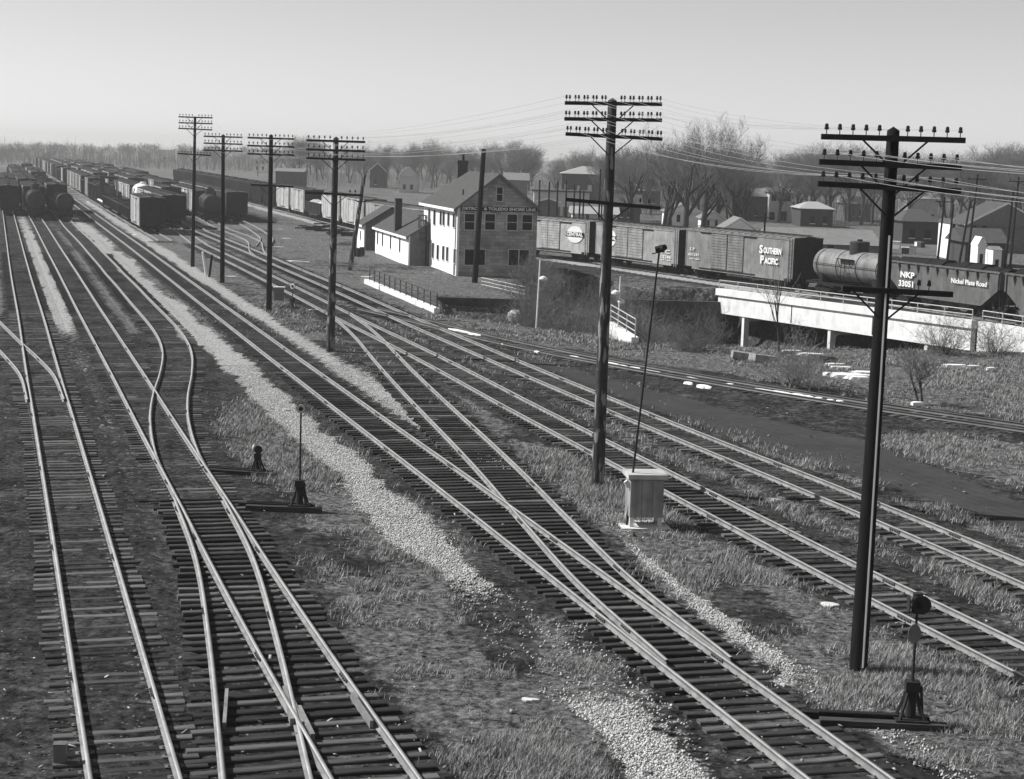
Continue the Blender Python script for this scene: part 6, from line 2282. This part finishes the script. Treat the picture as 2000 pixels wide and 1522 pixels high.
house('grey house behind the street poles', 1772, 1832, 405, 330, zat(1800, 388, 330), zat(1800, 375, 330), 8, M_SIDE_L, M_ROOFL, wins=WN)

# street utility poles beyond the train
def upole(px, pyb, pyt, label, arm=True, lean=0.0, Y=None):
    Y = Y or gp(px, pyb)[1]
    x = xat(px, pyb, Y)
    z = float(gz([(x, Y)])[0])
    h = zat(px, pyt, Y) - z
    r_ = thing('utility_pole', (x, Y, z), 0, label, 'utility pole', 'street poles beyond the train')
    MB().tube((0, 0, -0.3), (lean, 0, h), 0.15, 0.10, 7).build('shaft', M_CREO, r_)
    if arm:
        MB().bb(lean - 1.1, lean + 1.1, -0.06, 0.06, h - 0.6, h - 0.48).build('crossarm', M_ARM, r_)
        for x_ in (-0.9, 0.9):
            MB().tube((lean + x_, 0, h - 0.48), (lean + x_, 0, h - 0.28), 0.05, 0.05, 6).build('insulator', M_GLASS, r_)
UL = 'dark street pole standing among the houses beyond the train'
for px, pyb, pyt, ar, ln in ((1832, 490, 385, True, 0.4), (1848, 512, 398, False, 0.4), (1872, 512, 392, False, 0.9), (1888, 512, 340, True, 0.6), (1962, 520, 372, True, 0.4), (1974, 500, 345, True, 0.3), (1492, 470, 416, True, 0)):
    upole(px, pyb, pyt, UL, ar, ln, Y=195 + R6.uniform(-10, 12))
UL2 = 'thin bare post in the fence line behind the boxcars and office'
for px, pyb, pyt in ((1052, 425, 352), (1071, 420, 355), (1087, 432, 355), (1104, 430, 352), (1120, 432, 360), (1131, 432, 370), (1138, 436, 372), (1169, 440, 330), (1174, 438, 395), (1230, 440, 400)):
    upole(px, pyb, pyt, UL2, False, 0, Y=232 + R6.uniform(-8, 8))

# clutter on the lots behind the train: bins, drums, boxes
GC = 'bins and boxes on the lots behind the train'
for i in range(26):
    px = R6.uniform(1555, 1800)
    Y = R6.uniform(215, 262)
    x = xat(px, 480, Y)
    r_ = thing('bin', (x, Y, float(gz([(x, Y)])[0])), R6.uniform(0, 1.5), 'small bin or box standing on the lots behind the train', 'bin', GC)
    s_ = R6.uniform(0.35, 0.6)
    m_ = R6.choice((M_WPAINT, M_SIDE_D, M_SIDE_L, M_SIDE_M))
    MB().bb(-s_, s_, -s_, s_, -0.05, s_ * 1.8).build('box', m_, r_)
    MB().bb(-s_ - 0.05, s_ + 0.05, -s_ - 0.05, s_ + 0.05, s_ * 1.8, s_ * 1.8 + 0.08).build('lid', R6.choice((M_WPAINT, M_SIDE_M)), r_)

# ---------------------------------------------------------------- snow, boards, stones, grass
def blob(name, px, py, w_, d_, m_, label, cat, group=None, h=0.05, seed=0, rot=0.0, zz=None):
    p = gp(px, py)
    R_ = random.Random(seed)
    n = 14
    vs, fs = [], []
    for ring, (k, z) in enumerate(((1.0, -0.18), (0.9, h * 0.6), (0.45, h))):
        for j in range(n):
            a = 2 * math.pi * j / n
            q = k * (1 + 0.35 * math.sin(3 * a + seed) * 0.5 + R_.uniform(-0.18, 0.18))
            vs.append((w_ / 2 * q * math.cos(a), d_ / 2 * q * math.sin(a), z))
    for r_ in range(2):
        for j in range(n):
            fs.append((r_ * n + j, r_ * n + (j + 1) % n, (r_ + 1) * n + (j + 1) % n, (r_ + 1) * n + j))
    fs.append(tuple(range(2 * n, 3 * n)))
    o = MB().add(vs, fs).build(name, m_, None)
    o.location = (p[0], p[1], 0.075 if zz is None else float(gz([p])[0]) + zz)
    o.rotation_euler = (0, 0, rot)
    return tag(o, label, cat, group)
GS = 'patches of old snow'
hd = math.atan2(-10, 6.5)
k = 0
for px, py, w_, d_ in ((985, 675, 0.7, .3), (925, 655, 1.6, 0.3), (895, 648, 2.6, 0.4), (1008, 679, 0.8, 0.3), (1050, 690, 0.5, .3), (1120, 700, 0.9, 0.5), (1135, 704, 2.0, 0.5), (1155, 708, 1.6, 0.5), (1200, 715, 2.4, 0.6), (1215, 718, 1.4, 0.5), (1240, 722, 0.9, 0.5), (1262, 727, 0.9, .45), (1280, 730, 0.8, .4), (1352, 743, 1.2, 0.6), (1375, 757, 1.0, 0.45), (1345, 751, .7, .3), (1425, 754, 0.4, .4), (1470, 764, 1.4, 0.5), (1500, 767, 1.8, 0.5), (1530, 771, 1.6, 0.5), (1560, 775, 1.1, 0.5), (1578, 778, 0.9, 0.4), (1600, 781, 0.4, .3), (1622, 785, 0.4, .3), (1640, 787, .4, .3)):
    blob('snow_patch', px, py, w_, d_, M_SNOW, 'thin patch of old snow lying along the rusty siding', 'snow', GS, 0.05, k, hd)
    k += 1
for px, py, w_, d_ in ((1862, 716, 1.5, 0.6), (1640, 720, 1.2, 0.5), (1660, 735, 2.2, 1.2), (1690, 730, 1.6, 0.7), (1680, 740, 1.0, .6), (1585, 694, 1.8, 0.4), (1630, 714, 1.2, 0.4), (1620, 732, 0.8, .4), (1790, 790, 0.6, .3), (1900, 718, .8, .3), (1935, 722, .6, .3), (1548, 688, 1.2, .3)):
    blob('snow_patch', px, py, w_, d_, M_SNOW, 'patch of old snow on the rough bank in front of the white bridge', 'snow', GS, 0.06, k, R6.uniform(-.3, .3))
    k += 1
for px, py, w_, d_, lb in ((1516, 973, 0.85, 0.45, 'bright snow patch between the yard lead and the dirt-sunk track'), (1035, 1364, 0.42, 0.2, 'white scrap lying in the dry grass strip'), (1620, 1182, 0.5, 0.5, 'flat pale scrap of sheet near the stout pole'), (560, 800, 0.3, .2, 'white scrap beside the ring target stand'), (672, 948, 0.55, .12, 'pale broken board lying in the grass strip'), (452, 540, 1.2, .4, 'snow patch beside the dark pole by the marker posts'), (545, 483, 1.6, .35, 'white strip of snow between ladder track and shed'), (560, 466, 1.6, .35, 'upper white strip of snow near the ladder track'), (580, 511, 2.4, .4, 'long strip of snow by the yard turnout'), (600, 606, 2.6, .3, 'long strip of snow beside the small signal case'), (548, 448, 1.2, .3, 'highest strip of snow near the train ballast'), (410, 440, 1.6, .5, 'snow patch in front of the round-ended tank car'), (265, 459, .8, .4, 'snow patch beside the banded tank car'), (65, 459, .7, .4, 'pale scrap between the outer sidetracks'), (195, 491, .6, .3, 'pale scrap beside the S-bend sidetrack')):
    blob('scrap' if 'scrap' in lb or 'board' in lb else 'snow_patch', px, py, w_, d_, M_SNOW if 'snow' in lb else M_BOARD, lb, 'scrap' if ('scrap' in lb or 'board' in lb) else 'snow', None, 0.025, k, R6.uniform(-.2, .2), 0.02 if px > 600 and 'snow patch between' not in lb else 0.06)
    k += 1
# concrete blocks on the bank
for i, (px, py, lb) in enumerate(((1455, 700, 'pale concrete block tipped on the bank by the rusty siding'), (1492, 705, 'second concrete block lying half buried on the bank'), (1608, 706, 'dark broken slab at the edge of the bank'))):
    p = gp(px, py)
    o = tag(MB().box((0, 0, 0.2), (1.5, 0.9, 0.4), Matrix.Rotation(0.12, 3, 'Y')).build('concrete_block', M_RUBBLE if i < 2 else M_CONCD, None), lb, 'block')
    o.location = (p[0], p[1], float(gz([p])[0]))
    o.rotation_euler = (0, 0, 0.3 * i)
# barrels near the shed
for i, (px, py) in enumerate(((694, 500), (701, 501), (707, 499))):
    p = gp(px, py)
    o = tag(MB().lathe([(0.28, -0.05), (0.29, 0.3), (0.30, 0.32), (0.29, 0.34), (0.29, 0.6), (0.30, 0.62), (0.28, 0.64), (0.28, 0.9), (0.05, 0.9)], 12).build('barrel', M_IRON, None), 'dark steel barrel standing by the leaning pole stump', 'barrel', 'barrels by the leaning pole')
    o.location = (p[0], p[1], float(gz([p])[0]))
# parked vehicles and scrap by the train ballast
for i, (px, py, w_) in enumerate(((612, 449, 3.0), (645, 452, 4.2), (672, 460, 3.4))):
    p = gp(px, py)
    r_ = thing('scrap_heap', (p[0], p[1], float(gz([p])[0])), 0.2, ('low dark heap of scrap iron beside the train ballast', 'long dark heap of scrap timber beside the train ballast', 'dark heap of old ties near the shed')[i], 'scrap heap')
    rr = random.Random(i)
    for j in range(14):
        MB().box((rr.uniform(-w_ / 2, w_ / 2), rr.uniform(-0.6, 0.6), 0.1 + 0.07 * j * rr.random()), (rr.uniform(0.8, 2.4), 0.2, 0.18), Matrix.Rotation(rr.uniform(-0.5, 0.5), 3, 'Z')).build('timber', M_TIE, r_)

# guard rails, frogs of the turnouts
def guard(px0, py0, px1, py1, parent_label):
    pass
g1, g2 = gp(443, 1345, 0.2), gp(438, 1412, 0.2)
gr = tag(MB().bar((g1[0], g1[1], 0.13), (g2[0], g2[1], 0.13), 0.07, 0.15).build('guard_rail', M_RAIL, None), 'short guard rail beside the frog of the near turnout', 'guard rail')
g1, g2 = gp(690, 1352, 0.2), gp(728, 1408, 0.2)
gr = tag(MB().bar((g1[0] - 0.02, g1[1], 0.13), (g2[0] - 0.02, g2[1], 0.13), 0.07, 0.15).build('guard_rail', M_RAIL, None), 'guard rail beside the grassy outer rail of the near turnout', 'guard rail')

q = gp(118, 1492)
ps = thing('tie_stub', (q[0], q[1], -0.05), 0.1, 'short timber stub standing beside the outermost sidetrack', 'post')
MB().bb(-0.11, 0.11, -0.09, 0.09, -0.2, 0.42).build('timber', M_SIDE_M, ps)
MB().bb(-0.12, 0.12, -0.1, 0.1, 0.423, 0.44).build('cap', M_PLATE, ps)
fg = thing('frog', tuple(gp(576, 1368, 0.2)) + (0.0,), 0, 'heavy cast frog where the rails of the near turnout cross', 'frog')
f0 = np.array(fg.location[:2])
for (u, v_) in (((556, 1338), (571, 1402)), ((584, 1376), (611, 1432)), ((566, 1350), (590, 1408))):
    a_, b_ = gp(*u, 0.2) - f0, gp(*v_, 0.2) - f0
    MB().bar((a_[0], a_[1], 0.11), (b_[0], b_[1], 0.11), 0.085, 0.15).build('wing_rail', M_RAIL, fg)
# loose stones on the near ballast shoulders
RN = np.random.default_rng(11)
oc = np.array([[1, 0, 0], [-1, 0, 0], [0, 1, 0], [0, -1, 0], [0, 0, 1], [0, 0, -1]], float)
of = np.array([[0, 2, 4], [2, 1, 4], [1, 3, 4], [3, 0, 4], [2, 0, 5], [1, 2, 5], [3, 1, 5], [0, 3, 5]])
N = 420000
s_ = RN.uniform(0, D_.s[np.searchsorted(D_.p[:, 1], 88)], N)
l_ = RN.uniform(-5.2, 4.6, N)
p_, t_ = D_.at(s_)
n_ = np.stack([t_[:, 1], -t_[:, 0]], 1)
n_ /= np.linalg.norm(n_, axis=1)[:, None]
Q = p_ + n_ * l_[:, None]
gv, gg, rd = surf(Q)
keep = RN.random(N) < np.clip((gv - 0.18) * 1.2, 0, 1) ** 1.5 * np.interp(Q[:, 1], [28, 60, 88], [0.95, 0.45, 0.2])
Q = Q[keep][:45000]
n = len(Q)
sz = RN.uniform(0.008, 0.036, (n, 1, 1)) ** 1.0 * RN.uniform(0.7, 1.3, (n, 1, 3))
a = RN.uniform(0, 6.28, n)
V = oc[None] * sz + RN.uniform(-0.006, 0.006, (n, 6, 3))
c_, s2 = np.cos(a)[:, None], np.sin(a)[:, None]
V = np.stack([V[:, :, 0] * c_ - V[:, :, 1] * s2, V[:, :, 0] * s2 + V[:, :, 1] * c_, V[:, :, 2]], -1)
zq = gz(Q) + 0.012
V += np.column_stack([Q, zq])[:, None, :]
F = (of[None] + (np.arange(n) * 6)[:, None, None]).reshape(-1, 3)
M_STONE = bpy.data.materials.new('ballast_stone')
M_STONE.use_nodes = True
nn = M_STONE.node_tree
bb_ = nn.nodes['Principled BSDF']
bb_.inputs['Roughness'].default_value = 0.9
gi = nn.nodes.new('ShaderNodeNewGeometry')
mr_ = nn.nodes.new('ShaderNodeMapRange')
mr_.inputs['To Min'].default_value = 0.22
mr_.inputs['To Max'].default_value = 0.62
nn.links.new(gi.outputs['Random Per Island'], mr_.inputs['Value'])
nn.links.new(mr_.outputs[0], bb_.inputs['Base Color'])
st = mobj('ballast_stones', np_mesh('ballast_stones', V.reshape(-1, 3), F), M_STONE)
tag(st, 'loose pale ballast stones along the main line', 'stones', kind='stuff')

# dry grass blades on the near strips
M_BLADE = bpy.data.materials.new('dry_grass_blade')
M_BLADE.use_nodes = True
nn = M_BLADE.node_tree
bb_ = nn.nodes['Principled BSDF']
bb_.inputs['Roughness'].default_value = 0.8
gi = nn.nodes.new('ShaderNodeNewGeometry')
mr_ = nn.nodes.new('ShaderNodeMapRange')
mr_.inputs['To Min'].default_value = 0.04
mr_.inputs['To Max'].default_value = 0.46
nn.links.new(gi.outputs['Random Per Island'], mr_.inputs['Value'])
nn.links.new(mr_.outputs[0], bb_.inputs['Base Color'])
N = 240000
Y_ = 28 + (RN.random(N) ** 1.7) * 98
X_ = RN.uniform(-0.20, 0.32, N) * Y_
Q = np.stack([X_, Y_], 1)
gv, gg, rd = surf(Q)
cl = vnoise(Q, 0.9, 31) * 0.6 + vnoise(Q, 3.5, 32) * 0.6
keep = (RN.random(N) < gg * np.clip(cl * 3.4 - 1.55, 0.03, 1)) & (gv < 0.55)
Q = Q[keep]
cl = cl[keep]
per = 7
Q = np.repeat(Q, per, 0) + RN.normal(0, 0.055, (len(Q) * per, 2))
cl = np.repeat(cl, per)
n = len(Q)
h = RN.uniform(0.04, 0.26, n) * np.clip(cl * 1.6 - 0.3, 0.3, 1.5)
a = RN.uniform(0, 6.28, n)
bend = RN.uniform(0.3, 1.3, n) * h
w_ = RN.uniform(0.004, 0.009, n) * np.interp(Q[:, 1], [30, 90, 125], [1.0, 2.4, 4.0])
dx, dy = np.cos(a), np.sin(a)
z0 = gz(Q) - 0.01
def pt(f, side):
    b = bend * f ** 1.8
    ww = w_ * (1 - 0.9 * f)
    return np.stack([Q[:, 0] + dx * b - dy * ww * side, Q[:, 1] + dy * b + dx * ww * side, z0 + h * f], -1)
V = np.stack([pt(0, -1), pt(0, 1), pt(0.6, 1), pt(0.6, -1), pt(1.0, 0)], 1)
F3 = np.array([[0, 1, 2], [0, 2, 3], [3, 2, 4]])
F = (F3[None] + (np.arange(n) * 5)[:, None, None]).reshape(-1, 3)
gr_ = mobj('dry_grass', np_mesh('dry_grass', V.reshape(-1, 3), F), M_BLADE)
tag(gr_, 'dry winter grass tufts growing between the tracks', 'grass', kind='stuff')

# litter: chips of wood, paper and stone thrown about the yard
N = 2600
Y_ = 28 + (RN.random(N) ** 1.6) * 130
X_ = RN.uniform(-0.32, 0.34, N) * Y_
Q = np.stack([X_, Y_], 1)
cu = np.array([[-1, -1, -1], [1, -1, -1], [1, 1, -1], [-1, 1, -1], [-1, -1, 1], [1, -1, 1], [1, 1, 1], [-1, 1, 1]], float)
cf = np.array([[0, 3, 2, 1], [4, 5, 6, 7], [0, 1, 5, 4], [1, 2, 6, 5], [2, 3, 7, 6], [3, 0, 4, 7]])
sz = np.stack([0.012 + 0.09 * RN.random(N) ** 4, 0.008 + 0.03 * RN.random(N) ** 2, RN.uniform(0.004, 0.014, N)], 1)
a = RN.uniform(0, 6.28, N)
V = cu[None] * sz[:, None, :]
c_, s2 = np.cos(a)[:, None], np.sin(a)[:, None]
V = np.stack([V[:, :, 0] * c_ - V[:, :, 1] * s2, V[:, :, 0] * s2 + V[:, :, 1] * c_, V[:, :, 2] + 0.25 * V[:, :, 0]], -1)
V += np.column_stack([Q, np.maximum(gz(Q), -0.1) + 0.05])[:, None, :]
F = (cf[None] + (np.arange(N) * 8)[:, None, None]).reshape(-1, 4)
keep_ = gz(Q) > -0.5
F = F.reshape(N, 6, 4)[keep_].reshape(-1, 4)
M_LIT = M_STONE.copy()
M_LIT.name = 'litter'
for nd in M_LIT.node_tree.nodes:
    if nd.type == 'MAP_RANGE':
        nd.inputs['To Min'].default_value = -0.1
        nd.inputs['To Max'].default_value = 0.42
tag(mobj('litter', np_mesh('litter', V.reshape(-1, 3), F), M_LIT), 'scattered chips of wood, stone and paper over the yard ground', 'litter', kind='stuff')

# ---------------------------------------------------------------- haze
HZ = bpy.data.materials.new('haze')
HZ.use_nodes = True
hn = HZ.node_tree
hn.nodes.clear()
ho = hn.nodes.new('ShaderNodeOutputMaterial')
hv = hn.nodes.new('ShaderNodeVolumePrincipled')
hv.inputs['Color'].default_value = (0.9, 0.9, 0.9, 1)
hv.inputs['Density'].default_value = 0.0003
hv.inputs['Anisotropy'].default_value = 0.3
hn.links.new(hv.outputs[0], ho.inputs['Volume'])
hz = MB().bb(-3650, 3650, -200, 4700, -8.5, 32).build('haze', HZ, None)
tag(hz, 'thin winter haze over the yard and the far fields', 'haze', kind='stuff')
